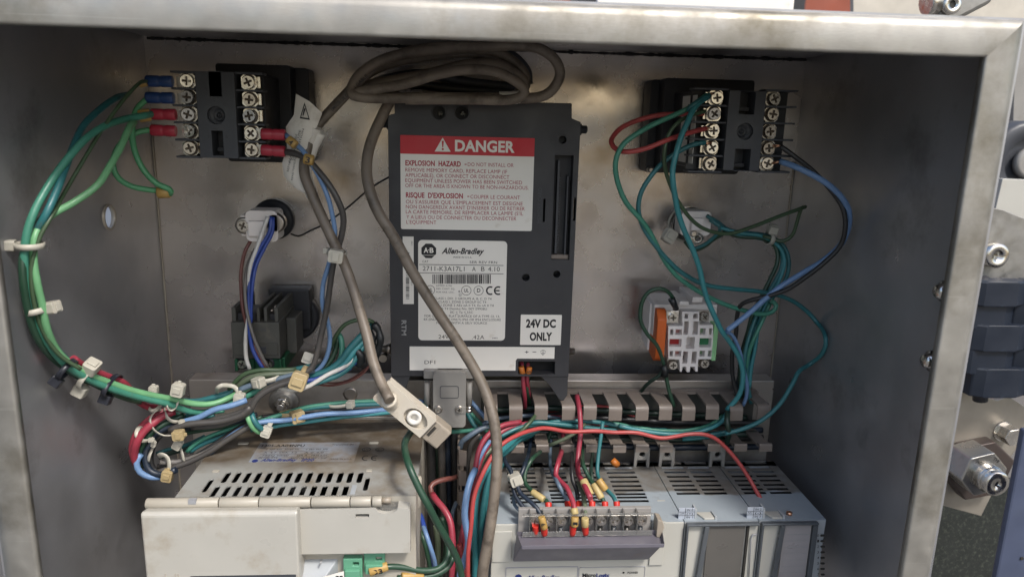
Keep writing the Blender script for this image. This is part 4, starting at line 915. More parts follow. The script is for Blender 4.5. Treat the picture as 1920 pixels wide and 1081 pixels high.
def module(nm, x0, x1, cc, rr, lab, extra_front=True, depth1=DC):
    t = thing(nm, ((x0 + x1) / 2, DP, ZB + 150), lab, 'controller' if nm == 'controller_base' else 'expansion module', None if nm == 'controller_base' else 'expansion modules beside the controller')
    xb = [x0] + sorted(c[1] for cp_ in cc for c in cp_) + [x1]; yb = [DB0]
    for y in sorted(PZ(1200, y, zp).y for y in rr): yb += [y - 1.55, y + 1.55]
    yb.append(depth1 - 1)
    hs = {(i, j) for i in range(1, len(xb) - 1, 2) for j in range(1, len(yb) - 1, 2)}
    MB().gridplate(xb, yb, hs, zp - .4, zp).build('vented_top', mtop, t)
    MB().prism([(x0, DB0), (x1, DB0), (x1, depth1 - 1), (x0, depth1 - 1)], zp - 5, zp - .4, 'z', holes=[[(x0 + 1.4, DB0 + 1.4), (x1 - 1.4, DB0 + 1.4), (x1 - 1.4, depth1 - 2.4), (x0 + 1.4, depth1 - 2.4)]]).build('upper_skirt', 'module_grey', t)
    MB().box(x0 + 1.5, x1 - 1.5, DB0 + 1.5, depth1 - 2.5, zp - 5, zp - 4.6).build('dark_interior', 'pit_black', t)  # black sheet in place of the shade under the grille
    MB().box(x0, x1, DP + .5, depth1 - 1, ZB + 150, zp - 5).build('case', 'module_grey', t, bev=.3)
    return t
g3 = cols([(955, 1010), (1030, 1070), (1078, 1128)], 921) + cols([(1152, 1208)], 921)
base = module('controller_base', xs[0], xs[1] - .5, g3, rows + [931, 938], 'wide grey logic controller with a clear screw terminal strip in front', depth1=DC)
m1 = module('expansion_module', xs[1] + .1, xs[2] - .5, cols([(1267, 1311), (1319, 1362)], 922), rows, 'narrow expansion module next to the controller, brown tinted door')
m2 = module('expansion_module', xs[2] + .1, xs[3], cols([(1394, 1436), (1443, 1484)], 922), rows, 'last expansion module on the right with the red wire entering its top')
# base unit front
MB().box(xs[0], xs[1] - .5, DC - 1, DC, ZB + 150, zp - .1).build('front_face', 'module_front', base, bev=.5)
v = PZ(1168, 932, zp); MB().box(v.x - 1, v.x + 2.4, v.y, v.y + .8, zp, zp + .05).build('top_mark', 'module_inner', base)
v = PZ(1240, 938, zp); MB().box(v.x - 2.5, v.x + 2.2, v.y - .4, v.y + .4, zp, zp + .3).build('top_tab', 'module_front', base)
# clear terminal strip
sx0, sx1 = P(980, 975, DC + 7).x, P(1224, 975, DC + 7).x; sz0, sz1 = P(1100, 1003, DC + 7).z, P(1100, 950, DC + 3).z
MB().box(sx0 - 2, sx1, DC, DC + 2.6, sz0, sz1 - 1).build('terminal_bed', mat('strip_grey', '#8d8985', .45, dirt='#5d564c', dirt_amt=.3), base, bev=.3)
xsq = [1003, 1028, 1053, 1078, 1102.5, 1127.5, 1153, 1178, 1203]
for i, x in enumerate(xsq):
    v = P(x, 975, DC + 5)
    MB().box(v.x - 3.35, v.x - 2.9, DC + 2.6, DC + 8, sz0 + 1, sz1 - 1).build('partition', 'clear_plastic', base)
    inst(SCRS, 'terminal_screw', (v.x, DC + 3.4, v.z), base, rot=(0, random.uniform(-1.5, 1.5), 0))
    MB().lathe((v.x, DC + 2.6, v.z), (0, 1, 0), [(0, 3.0), (1.4, 3.0)], 18).build('screw_cup', 'nickel_dark', base)
    MB().box(v.x - 1.3, v.x + 1.3, DC + 2.6, DC + 4, sz0 + .8, sz0 + 3.2).build('number_plate', 'module_inner' if i % 2 else 'smoke_edge', base, bev=.15)
    s = MB(); put_text(s, str(i + 1), (v.x - .5, DC + 4.05, sz0 + 1.2), (1, 0, 0), (0, 0, 1), .9, 1.5); s.build('number', 'label_white', base)
MB().box(sx0, sx1, DC + 7.2, DC + 7.9, sz1 - 2.6, sz1 - 1.2).build('clear_guard', 'clear_plastic', base, bev=.2)
MB().box(sx0, sx1, DC + 7.2, DC + 7.9, sz0 + .1, sz0 + 3.0).build('clear_guard', 'clear_plastic', base, bev=.2)
a = P(1228, 1001, DC + 6); MB().prism([(a.x, a.z), (a.x + 2, a.z - .4), (a.x + 4.2, a.z + 6), (a.x + 3, a.z + 10), (a.x, a.z + 11)], DC + 1, DC + 9).build('end_latch', 'plug_clear', base, bev=.5)
# mauve wiring cover with sloping underside
zc = P(1100, 1001, DC + 10).z; zf = P(1100, 1021, DC + 20).z; zl = P(1100, 1056, DC + 6).z
cxl, cxr = P(973, 1010, DC + 16).x, P(1247, 1010, DC + 16).x
s = MB(); dA, dB, dC_ = DC + 6, DC + 19, DC + 3
tp = P(1100, 1003, dA).z
V = [(cxl - .6, dA, tp), (cxr + .8, dA, tp), (cxr - 1, dB, tp - .2), (cxl + 1.2, dB, tp - .2), (cxl + 1.2, dB, zf - .2), (cxr - 1, dB, zf - .2), (cxr + .8, dC_ + 4, zf + 1), (cxl - .6, dC_ + 4, zf + 1), (cxl - 2, dC_, zl), (cxr - 4.5, dC_, zl)]
s.add(V, [(0, 1, 2, 3), (3, 2, 5, 4), (1, 6, 5, 2), (0, 3, 4, 7), (4, 5, 9, 8), (5, 6, 9), (7, 4, 8), (0, 7, 6, 1), (7, 8, 9, 6)])
s.build('wiring_cover', 'cover_mauve', base, bev=.6)
v = P(1236, 1060, DC); MB().box(cxr - 3.5, cxr + 4.5, DC, DC + 1.2, zl - 5, zf + 2).build('side_step', 'module_front', base, bev=.4)
MB().box(xs[0] + .5, cxl - 2.5, DC, DC + .9, zl - 1.6, tp).build('side_step', 'module_front', base, bev=.4)
q = pr(948, 1063, 1082, 1120, DC + .4); lb = MB().prism(rrect(*q, .8), DC + .02, DC + .4, holes=[rrect(q[0] + .5, q[1] - .5, q[2] + .5, q[3] - .5, .6)]).build('name_frame', 'label_grey', base)
s = MB(); line(s, 'Allen-Bradley', 987, 1049, 1086.5, 11, DC + .3, .03, .35); s.prism(circ((P(972, 1079, DC).x, P(972, 1081, DC).z), 2.1, 8), DC + .2, DC + .3); s.build('blue_print', 'ink_blue', lb)
q = pr(1086, 1063, 1206, 1120, DC + .4); lb = MB().prism(rrect(*q, .8), DC + .02, DC + .35, holes=[rrect(q[0] + .25, q[1] - .25, q[2] + .25, q[3] - .25, .6)]).build('name_frame', 'label_grey', base)
s = MB(); line(s, 'Micro', 1092, 1117, 1081, 9, DC + .3, .035); line(s, 'POWER', 1176, 1196, 1074.5, 5, DC + .3, .01, .2); v = P(1169, 1072, DC); s.prism(circ((v.x, v.z), .6, 10), DC + .2, DC + .3); s.build('black_print', 'ink_black', lb)
s = MB(); line(s, 'Logix', 1118, 1143, 1081, 9, DC + .3, .04); s.build('blue_print', 'ink_blue', lb)
# module fronts: smoked door, post, white strips, label tags
def door(t, x0, x1, pane, strip, lined):
    MB().box(x0, x1, DC - 1, DC, ZB + 150, zp - 1.0).build('front_face', 'module_front', t, bev=.4)
    MB().prism([(x0 + .3, DC), (x1 - .4, DC), (x1 - .4, DC + 3.2), (x0 + .3, DC + 3.2)], zp - 1.3, zp + .1, 'z').build('door_top_edge', 'smoke_edge', t, bev=.5)
    a0_, a1_ = [P(x, 1000, DC + 2).x for x in pane]
    MB().box(a0_, a1_, DC + .3, DC + 1.2, ZB + 160, zp - 1.6).build('tinted_pane', pane_m, t)
    c0 = P(pane[0] - 4, 990, DC + 2); c1 = P(pane[0] - 22, 1081, DC + 2); dz = c1.z * 2 - c0.z
    s = MB(); s.prism([(c0.x - 1, zp - 1.5), (c0.x + 1.6, zp - 1.5), (c1.x + 2.6 - 2, dz), (c1.x - 1 - 2, dz)], DC + 1, DC + 3.2); s.build('door_brace', 'smoke_edge', t, bev=.3)
    s = MB(); s.box(x0 + .2, x0 + 1.4, DC, DC + 3.4, ZB + 160, zp - .2); s.build('door_post', 'smoke_edge', t, bev=.3)
    if lined:
        s = MB()
        for k in range(12): zz = zp - 8 - k * 4.1; s.box(a0_ + 1, a1_ - 1, DC + 1.2, DC + 1.3, zz - .15, zz + .15)
        s.build('ruled_lines', 'ink_grey', t)
    return a0_, a1_
pane_m = mat('pane_brown', '#575450', .35, dirt='#8b7355', dirt_amt=.12, dscale=40, spec=.6)
door(m1, xs[1] + .1, xs[2] - .5, (1328, 1397), None, False)
MB().box(P(1398, 1000, DC).x, P(1402, 1000, DC).x, DC, DC + 1.6, ZB + 160, zp - 2).build('door_seam', 'module_inner', m1)
MB().tube([P(1404, 1081, DC + 1), P(1408, 1010, DC + 1), P(1411, 1002, DC + 1), P(1420, 1000, DC + 1)], .35, 6).build('embossed_line', 'label_grey', m1)
pane_m = mat('pane_pale', '#8f8b8c', .35, dirt='#8b7d70', dirt_amt=.1, dscale=40, spec=.6)
door(m2, xs[2] + .1, xs[3] - 5.5, (1470, 1521), None, True)
MB().box(P(1523, 1000, DC + 2).x, P(1532, 1000, DC + 2).x, DC, DC + 2.6, ZB + 160, zp - 1.6).build('door_seam', 'smoke_edge', m2, bev=.3)
# indicator strip with numbers
s = MB(); s2 = MB()
for k in range(9):
    v = P(1546, 1003 + k * 10.4, DC + .2); MB().prism(rrect(v.x - 2.4, v.x + .1, v.z - .6, v.z + .6, .5, 2), DC + .02, DC + .4).build('indicator_slot', 'module_inner', m2)
    put_text(s2, str(k), (v.x - 4.3, DC + .1, v.z - .8), (1, 0, 0), (0, 0, 1), 1.0, 1.7, .01)
s2.build('black_print', 'ink_black', m2)
mat('tag_paper', '#a3a9b3', .55)
def tag_(t, u, v0, rows_):
    a = PZ(u, v0, zp)
    q = pr(u, v0 - 22, u + 31, v0 + 12, DC - 3); z0_, z1_ = zp, zp + 7
    x0_, x1_ = a.x - 4, a.x + 5.2
    tg = MB().box(x0_, x1_, DC - 4, DC - 3.4, zp - .1, zp + 6.8).build('wiring_tag', 'tag_paper', t, bev=.1)
    s = MB()
    for zz in (.33, .66): s.box(x0_, x1_, DC - 3.35, DC - 3.32, zp + 6.8 * zz - .12, zp + 6.8 * zz + .12)
    s.box(x0_ + 3.6, x0_ + 3.9, DC - 3.36, DC - 3.31, zp, zp + 6.8)
    for k, tx in enumerate(rows_): put_text(s, tx, (x0_ + 4.6, DC - 3.3, zp + 5.0 - k * 2.25), (1, 0, 0), (0, 0, 1), 3.6, 1.3, .01)
    put_text(s, rows_[-1], (x0_ + .5, DC - 3.3, zp + 3), (1, 0, 0), (0, 0, 1), 2.6, 1.2)
    s.build('black_print', 'ink_black', tg)
    MB().box(x1_, x1_ + 1.2, DC - 9, DC - 3, zp - .1, zp + 6.4).build('tag_holder', 'module_grey', t, bev=.2)
    MB().prism([(x1_ + 5.5, DC - 2), (x1_ + 11.5, DC - 2), (x1_ + 11.5, DC - 9), (x1_ + 2.5, DC - 9)], zp - .1, zp + 1.2, 'z').build('raised_step', 'module_front', t, bev=.4)
    MB().prism([(x1_ + 11.7, DC - 2), (x1_ + 13, DC - 2), (x1_ + 11.9, DC - 9), (x1_ + 11.3, DC - 9)], zp - .1, zp + 2.2, 'z').build('rib', 'module_grey', t, bev=.2)
tag_(m1, 1288, 978, ['IN 0', '(+)', 'IN 1', 'COM']); tag_(m2, 1418, 978, ['IN 2', '(-)', 'IN 3', 'NC'])
v = P(1480, 972, DC - 6); MB().lathe((v.x, DC - 7, zp), (0, 0, 1), [(0, 1.8), (1.6, 1.6), (1.8, 1)], 14).build('screw_head', 'copper', m2)
# rail latches with a hole
for x in (1205, 1252, 1347):
    t_ = base if x < 1220 else m1 if x < 1300 else m2
    v = P(x, 853, DB0 + 2); w_ = 5.2
    s = MB(); s.prism([(v.x - w_, zp - 2), (v.x - w_, v.z + 4), (v.x - w_ + 1.5, v.z + 5.5), (v.x + w_ - 1.5, v.z + 5.5), (v.x + w_, v.z + 4), (v.x + w_, zp - 2), (v.x + w_ - 1.6, zp - 2), (v.x + w_ - 2.4, v.z - 4), (v.x - w_ + 2.4, v.z - 4), (v.x - w_ + 1.6, zp - 2)], DB0 - 1.5, DB0 + 1, holes=[circ((v.x, v.z), 1.9, 16)])
    s.build('rail_latch', 'dsub_grey', t_, bev=.4)
    MB().box(v.x - 3, v.x + 3, DB0 - 5, DB0 - 4, v.z - 3, v.z + 3).build('latch_backing', 'module_inner', t_)

# ---------------------------------------------------------------- grey serial plug under the terminal
q = pr(812, 703, 873, 801, 72)
t = thing('serial_plug', ((q[0] + q[1]) / 2, 66, q[2]), 'grey serial plug screwed under the operator terminal', 'plug')
MB().prism(rrect(q[0], q[1], q[2], q[3] + 2, 2.4), 54, 72).build('shell', 'dsub_grey', t, bev=.9)
a = pr(825, 723, 860, 746, 72); MB().prism(rrect(*a, 1.2), 72, 72.25, holes=[rrect(a[0] + .3, a[1] - .3, a[2] + .3, a[3] - .3, 1)]).build('moulded_frame', 'timer_plastic', t)
MB().box(q[0] - 6, q[1] + 6, 58, 68, q[3] - 4, q[3] + 2).build('yoke', 'dsub_grey', t, bev=.8)
for (x, y, m_) in ((821, 767, 'brass'), (861, 767, 'nickel')):
    v = P(x, y, 72); MB().lathe((v.x, 71.6, v.z), (0, 1, 0), [(0, 2.6), (.9, 2.6), (1.0, 1.9)], 16).build('screw_seat', 'nickel_dark', t); inst(SCRS, 'shell_screw', (v.x, 71.8, v.z), t, rot=(0, x, 0)).scale = (.62, .8, .62)
v = P(861, 767, 72); MB().box(v.x - 2, v.x + 4.2, 71.8, 72.6, v.z - 2.6, v.z + 2).build('screw_boss', 'dsub_grey', t, bev=.3)
for x in (801, 880):
    a, b_ = P(x, 716, 66), P(x + 1, 772, 66)
    L_ = a.z - b_.z; MB().lathe((a.x, 66, a.z), (0, 0, -1), [(0, 1.9), (L_ * .72, 1.9), (L_ * .73, 1.3), (L_ * .78, 1.3)], 14).build('thumb_screw', 'dsub_grey', t)
    s = MB(); s.lathe((a.x, 66, a.z - L_ * .78), (0, 0, -1), [(0, 1.2), (.3, 2.1), (1.6, 2.2), (1.9, 1.5), (2.2, 1.5), (2.5, 2.2), (4.2, 2.1), (4.6, 1)], 12); s.build('knurl', 'nickel', t)
# ---------------------------------------------------------------- white adapter plug hanging on its cable
D9 = 126
A_, B_, C9 = P(722, 738, D9), P(824, 822, D9), None
ax_ = Vector((B_.x - A_.x, 0, B_.z - A_.z)); L9 = ax_.length; ax_.normalize(); pp = Vector((ax_.z, 0, -ax_.x)) * -1
fx = lambda u, v, d: A_ + ax_ * u + pp * v + Vector((0, d, 0))
k9 = (HC - D9) / F
t = thing('cable_plug', P(770, 800, D9), 'dirty white cable plug hanging diagonally below the left of the terminal', 'plug')
Wd = 6.6
MT = Matrix(((ax_.x, 0, pp.x, A_.x), (ax_.y, 1, pp.y, A_.y), (ax_.z, 0, pp.z, A_.z), (0, 0, 0, 1)))
def loc(mb): return mb.xf(0, MT)
L1 = P(786, 822, D9); L1 = (L1 - A_).dot(ax_)
bc = (P(766, 794, D9) - A_).dot(ax_)
ov = [(bc + (8.4 * math.cos(a * math.pi / 12)) * (1 if math.cos(a * math.pi / 12) > 0 else .72), 5.0 * math.sin(a * math.pi / 12)) for a in range(24)]
s = MB(); s.prism([(-2.4, -Wd), (L1, -Wd), (L1, Wd), (-2.4, Wd), (-3.4, Wd - 1), (-3.4, -Wd + 1)], -3.2, 0, holes=[ov]); s.v = [(v[0], v[1], v[2]) for v in s.v]; loc(s).build('top_shell', 'plug_white', t, bev=.4)
s = MB(); s.prism(rect(-2.4, L1, -Wd + .1, Wd - .1), -9, -3.2); loc(s).build('lower_shell', 'plug_white', t, bev=.5)
s = MB(); s.lathe((bc, -3.3, 0), (0, 1, 0), [(0, 4.2), (3.6, 4.0), (4.0, 3.8), (4.0, 2.0), (1, 1.9)], 24); loc(s).build('boss', 'cable_sleeve', t)
s = MB(); s.lathe((bc, -2.9, 0), (0, 1, 0), [(0, 1.8), (.3, 1.8)], 18); loc(s).build('boss_bore', 'module_inner', t)
s = MB(); s.box(L1, L1 + 11.5, -10.5, -1.2, -Wd + .2, Wd - .2); loc(s).build('clear_front', 'plug_clear', t, bev=.8)
s = MB(); s.box(L1 - .4, L1 + .9, -6, -.5, -Wd + 1, Wd - 1); loc(s).build('gasket', 'nickel_dark', t)
s = MB(); s.box(L1 + 1.6, L1 + 3.2, -2, -.9, -3.2, 3.2); loc(s).build('contact_slot', 'module_inner', t)
s = MB(); s.box(L1 + 4.2, L1 + 11, -1.2, -.6, -Wd + 1.2, Wd - 1.2); loc(s).build('front_rib', 'plug_clear', t, bev=.3)
cdir = (P(716, 715, D9 + 2) - P(728, 748, D9)); cdir.normalize()
c0 = P(731, 752, D9 - .5)
s = MB(); s.lathe(c0, cdir + Vector((0, .9, 0)), [(-2, 4.6), (-1.2, 4.9), (-.4, 4.2), (.4, 4.7), (1.2, 4.0), (2.0, 4.5), (2.8, 4.5), (3.3, 3.6)], 22); s.build('strain_relief', 'plug_white', t)

# ---------------------------------------------------------------- conveyor machine beside and behind the enclosure
def poly(name, pts, d, th, m, par=None, bev=.5, holes=(), **k):
    o_ = [(P(x, y, d).x, P(x, y, d).z) for x, y in pts]
    hs = [circ((P(x, y, d).x, P(x, y, d).z), r, 24) for x, y, r in holes]
    return MB().prism(o_, d - th, d, holes=hs).build(name, m, par, bev=bev, **k)
poly('galvanised_plate', [(1836, 384), (1880, 393), (1925, 411), (1975, 452), (1990, 560), (1830, 560)], -10, 5, 'steel_galvanised', label='speckled galvanised plate behind the right rim, above the blue belt links', cat='metal plate')
v = P(1852, 475, -10); MB().lathe(v, (0, 1, 0), [(0, 9), (10, 9), (11, 8), (11, 3.4), (6, 3.2)], 24).build('bolt', 'nickel', label='round silver bolt head on the speckled plate at the right rim', cat='bolt')
belt = thing('conveyor_belt', P(1860, 750, 20), 'dark blue modular plastic belt hanging at the right edge', 'conveyor belt')
ys = [(528, 575), (571, 617), (610, 659), (651, 701), (692, 745)]
bl = mat('belt_blue', '#101927', .5, dirt='#4c5866', dirt_amt=.1, var=.08, bump=.1)
for k, (y0, y1) in enumerate(ys):
    off = 0 if k % 2 else 14
    for c_ in range(2):
        x0 = 1806 + c_ * 104 + off * 1.8; d0 = 24 + (0 if k % 2 else 3)
        a = P(x0, y0, d0); b_ = P(x0 + 102, y1 + 1, d0); ch = 8.0
        s = MB(); s.prism([(a.x, d0 - 14), (a.x + .5, d0 - 4), (a.x + ch, d0), (b_.x - ch - 3, d0), (b_.x - .8, d0 - 5), (b_.x - .8, d0 - 14)], b_.z, a.z, 'z')
        s.build('belt_link', bl, belt, bev=1.1)
s = MB(); s.tube([P(1840, 520, 14), P(1838, 750, 14)], 5, 12); s.build('hinge_rod', 'timer_dark', belt)
br = thing('bearing_bracket', P(1840, 960, 0), 'beige steel bracket with a big silver nut beside the right rim', 'bracket')
o1 = poly('bracket_plate', [(1760, 700), (1806, 732), (1870, 750), (1893, 743), (1950, 780), (1930, 800), (1886, 874), (1840, 967), (1740, 940)], 0, 5, mat('bracket_steel', (.34, .31, .265), .45, .6, dirt='#8a7a64', dirt_amt=.2), br)
c9 = P(1832, 878, 6)
s = MB(); s.prism([(c9.x + 27 * math.cos(math.radians(a)), c9.z + 25 * math.sin(math.radians(a))) for a in (20, 75, 130, 190, 250, 312)], 0.1, 11); s.build('rusty_collar', mat('rusty_steel', (.07, .055, .05), .5, .5, dirt='#4a3020', dirt_amt=.3, dscale=60), br, bev=1.2)
n9 = P(1846, 889, 34)
s = MB(); s.prism([(n9.x + 17.5 * math.cos(math.radians(a)), n9.z + 17.5 * math.sin(math.radians(a))) for a in (14, 74, 134, 194, 254, 314)], 11, 34); s.build('hex_nut', mat('nut_steel', (.45, .44, .42), .3, .95, dirt='#6d675d', dirt_amt=.15), br, bev=1.0)
s = MB(); pr_ = [(0, 9.6)] 
for k in range(3): pr_ += [(1.2 + k * 2.2, 10.2), (2.0 + k * 2.2, 9.2)]
pr_ += [(7.6, 9.3), (12, 9.3), (13, 8.2), (13, 2.6), (10.5, 2.2)]
s.lathe((n9.x + 1.5, 33, n9.z - 1.5), (.02, 1, -.02), pr_, 28); s.build('threaded_stud', 'nickel', br)
s = MB(); put_text(s, 'THI', (n9.x + 4, 34.1, n9.z + 11.5), Vector((.87, 0, -.5)), Vector((.5, 0, .87)), 5, 2.6, .02); s.build('stamped_lettering', 'ink_black', br)
h9 = P(1888, 812, 4)
s = MB(); s.prism([(h9.x + 7.2 * math.cos(math.radians(a)), h9.z + 7.2 * math.sin(math.radians(a))) for a in range(10, 370, 60)], 0, 12); s.build('hex_bolt', 'nickel', br, bev=.7)
s = MB(); s.lathe((h9.x, 0, h9.z), (0, 1, 0), [(0, 8), (1, 8)], 24); s.build('washer', 'nickel', br)
poly('rubber_sheet', [(1700, 900), (2050, 900), (2050, 1300), (1700, 1300)], -45, 6, mat('black_rubber', '#1c201d', .85, dirt='#4a4f45', dirt_amt=.4, dscale=300, bump=.5), label='rough black rubber sheet behind the bracket, lower right corner', cat='rubber sheet')
lg = thing('machine_post', P(1930, 1200, 60), 'blue grey steel machine post at the bottom right corner', 'machine post')
poly('post_face', [(1921, 805), (1990, 805), (1960, 1250), (1835, 1250)], 70, 5, mat('blue_steel', '#4d556b', .4, .3, dirt='#4d525e', dirt_amt=.1), lg, bev=1.5)
v = P(1916, 1046, 70.5); MB().lathe(v, (0, 1, 0), [(0, 1.3), (.3, 1.2)], 10).build('post_hole', 'module_inner', lg)
# things farther back, seen over and beside the rim
bg_ = thing('machine_guard', P(1300, 10, -250), 'white machine panel standing behind the top of the enclosure', 'machine panel')
MB().box(P(1120, 0, -260).x, P(1490, 0, -260).x, -268, -260, P(1300, 24, -260).z, P(1300, -140, -260).z).build('panel', 'label_white', bg_, bev=1)
bw = thing('brick_building', (700, -6000, -1230), 'red brick building in the distance behind the enclosure', 'building')
bm_ = mat('brick_red', '#8a4a38', .8, dirt='#5e3a2e', dirt_amt=.4, dscale=3, vscale=5, bump=.3, bscale=50)
MB().box(-6000, 9000, -6200, -6000, -1230, 4200).build('wall', bm_, bw)
for k in range(9): MB().box(-3000 + k * 1300, -2300 + k * 1300, -6000, -5985, 500, 1900).build('window', 'timer_dark', bw)
MB().box(-6000, 9000, -5998, -5960, 2100, 2250).build('lintel_band', 'drive_grey', bw)
arm = thing('clamp_arm', P(1790, 20, -60), 'silver clamp with a hex socket screw above the top right of the rim', 'clamp')
v = P(1778, 10, -60)
MB().lathe((v.x - 14, -66, v.z + 2), (1, 0, .15), [(0, 9), (3, 10), (5, 8), (7, 10), (9, 8), (11, 9)], 16).build('knurled_collar', 'nickel', arm)
MB().prism([(v.x - 6, v.z - 8), (v.x + 12, v.z - 9), (v.x + 34, v.z + 3), (v.x + 40, v.z + 30), (v.x - 10, v.z + 30)], -76, -60).build('arm_body', 'steel_galvanised', arm, bev=3)
MB().lathe((v.x, -60, v.z), (0, 1, 0), [(0, 7), (5, 7), (6, 6), (6, 3), (2, 3)], 20).build('socket_screw', 'nickel', arm)
MB().prism(circ((v.x, v.z), 3, 6), -59, -55.5).build('hex_socket', 'module_inner', arm)
rl = thing('machine_roller', P(1905, 300, -200), 'grey machine roller, out of focus, to the right of the rim', 'roller')
v = P(1925, 305, -200); MB().lathe((v.x, -240, v.z), (0, 1, 0), [(0, 40), (40, 40), (42, 36), (42, 24), (36, 22)], 32).build('roller_body', 'timer_plastic', rl)
MB().lathe((v.x, -200, v.z), (0, 1, 0), [(0, 15), (6, 15), (7, 12)], 24).build('roller_hub', 'dsub_grey', rl)
poly('side_frame', [(1880, 335), (2100, 345), (2100, 440), (1860, 420)], -120, 8, 'module_front', label='white machine side frame, out of focus, right of the rim', cat='machine frame')
poly('back_frame', [(1600, -60), (2200, -60), (2200, 240), (1600, 200)], -420, 8, mat('frame_beige', '#b7b0a3', .6, dirt='#7c6a55', dirt_amt=.3, dscale=6), label='beige machine frame far behind the right corner of the rim', cat='machine frame')
poly('grey_column', [(1905, 40), (1990, 40), (1990, 400), (1895, 400)], -300, 20, 'dsub_grey', label='grey machine column, out of focus, at the right edge', cat='machine column')

op = thing('outer_panel', (-610, 50, -500), 'pale machine panel beyond the left side of the enclosure, seen through the round hole', 'machine panel')
MB().box(-620, -600, -1500, 500, -500, 300).build('panel', 'hole_panel', op, bev=1)

# =============================================================== cables
G1 = 'wires in the loom on the left wall'; G2 = 'wires in the duct'; G3 = 'wires on the right timer'; G4 = 'wires on the controller strip'; G5 = 'wires between drive and controller'; G6 = 'wires looping at the lower left'; G7 = 'wires under the operator terminal'; G8 = 'leads of the left pilot light'
wire('long beige cable hanging in front of the terminal down to the bottom edge', 'cable', 3.1,
     '742,178 732,186 712,225 697,262 689,300 691,345 708,395 742,450 778,515 822,588 866,655 900,712 920,765 930,820 932,880 926,950 915,1015 905,1070 898,1150', (60, 66, 74, 84, 88, 92, 100, 112, 124, 132, 136), name='cable', cat_='cable', matn='cable_jacket', n=14)
wire('coiled beige cable above the terminal running down to the white plug', 'cable', 2.85,
     '731,750 717,722 700,680 688,630 676,585 662,535 646,492 624,450 602,405 585,366 570,322 576,275 592,238 618,208 650,175 684,142 715,118 765,98 830,88 900,88 960,86 1005,90 1036,108 1049,135 1040,160 1020,178 985,184 930,184 860,184 780,183 700,183 664,178 660,168 676,140 720,112 790,96 870,90 930,98 968,122 986,150 974,176 920,186 830,186 740,183 690,176 690,162 740,150 810,136 880,120 935,122 972,142 984,160 968,178',
     (133, 116, 102, 94, 86, 76, 72, 74, 80, 86, 84, 80, 84, 88, 84, 78, 72, 68, 66, 70, 74, 78, 74), name='cable', cat_='cable', matn='cable_jacket', n=14)
wire('dark beige cable turn lying under the other turns of the coil', 'cable', 2.7, '662,174 700,168 760,158 820,140 880,130 930,134 968,152 985,172 960,187 880,187 760,186', (86, 92, 90, 84), name='cable', cat_='cable', matn='cable_jacket', n=14)
wire('beige cable turn running close under the rim at the top of the coil', 'cable', 2.7, '690,176 676,160 690,138 735,118 800,106 860,100 920,104 965,124', (72, 62, 56, 56), name='cable', cat_='cable', matn='cable_jacket', n=14)
wire('added black cable turn for the shadow at the back of the coil', 'cable', 2.6, '664,160 690,130 730,108 800,90 880,86 950,100 985,130 990,158', (46, 44, 44, 46), name='cable', cat_='cable', matn='timer_plastic', n=12)  # dark turns from here are added, standing in for shadow behind the coil
wire('added black cable turn for the shadow on the terminal behind the coil', 'cable', 2.6, '668,172 720,150 790,138 860,150 930,160 985,166', (52, 50, 52), name='cable', cat_='cable', matn='timer_plastic', n=12)
wire('added dark turn of cable for the shadow low behind the beige turns', 'cable', 2.6, '700,180 760,160 830,165 900,170 970,172', (56, 50, 52), name='cable', cat_='cable', matn='timer_dark', n=12)
# wrapped warning sleeve, flag label, printed jacket text, cable tag
sv = thing('cable_flag', P(560, 280, 96), 'white warning flag label wrapped round the coiled cable beside the left timer', 'cable label')
MB().tube(spline(parse('586,368 578,345 571,322 570,300 576,275 592,238', (77, 74, 75, 80)), 2), 3.5, 16).build('sleeve', 'cable_sleeve', sv)
MB().tube(spline(parse('571,325 575,305 586,272 600,246', (74, 75, 78)), 2), 3.7, 16).build('white_band', 'label_white', sv)
def curved_sheet(rows, th=.25):
    s = MB(); nr = len(rows); nc = len(rows[0]); vs = []
    for r in rows:
        for q in r: vs.append(P(*q))
    s.add(vs, [[a * nc + b, a * nc + b + 1, (a + 1) * nc + b + 1, (a + 1) * nc + b] for a in range(nr - 1) for b in range(nc - 1)], True)
    s.add([v - Vector((0, th, 0)) for v in vs], [[a * nc + b, a * nc + b + 1, (a + 1) * nc + b + 1, (a + 1) * nc + b] for a in range(nr - 1) for b in range(nc - 1)], True); return s
curved_sheet([[(555, 176, 80.0), (580, 190, 85.0), (604, 212, 82.0)], [(551, 215, 81.0), (572, 228, 86.0), (594, 238, 82.0)], [(536, 238, 80.0), (560, 256, 86.0), (578, 266, 83.0)], [(538, 275, 80.0), (556, 286, 85.0), (573, 294, 82.0)], [(529, 305, 78.0), (549, 312, 84.0), (568, 318, 81.0)], [(532, 330, 77.0), (550, 336, 83.0), (572, 338, 80.0)], [(552, 352, 77.0), (564, 358, 82.0), (578, 360, 80.0)], [(574, 364, 77.0), (582, 366, 80.0), (590, 364, 78.0)]]).build('flag', 'cable_sleeve', sv)
s = MB(); tA = [P(562, 222, 86.4), P(581, 225, 86.2), P(571, 192, 86.0)]
cen = (tA[0] + tA[1] + tA[2]) / 3; ins_ = [cen.lerp(q, .72) for q in tA]
for k in range(3):
    l = (k + 1) % 3; s.add([tA[k], tA[l], ins_[l], ins_[k]], [(0, 1, 2, 3)])
s.add([P(570, 203, 86.5), P(573, 204, 86.5), P(569, 217, 86.5), P(567, 217, 86.5)], [(0, 1, 2, 3)])
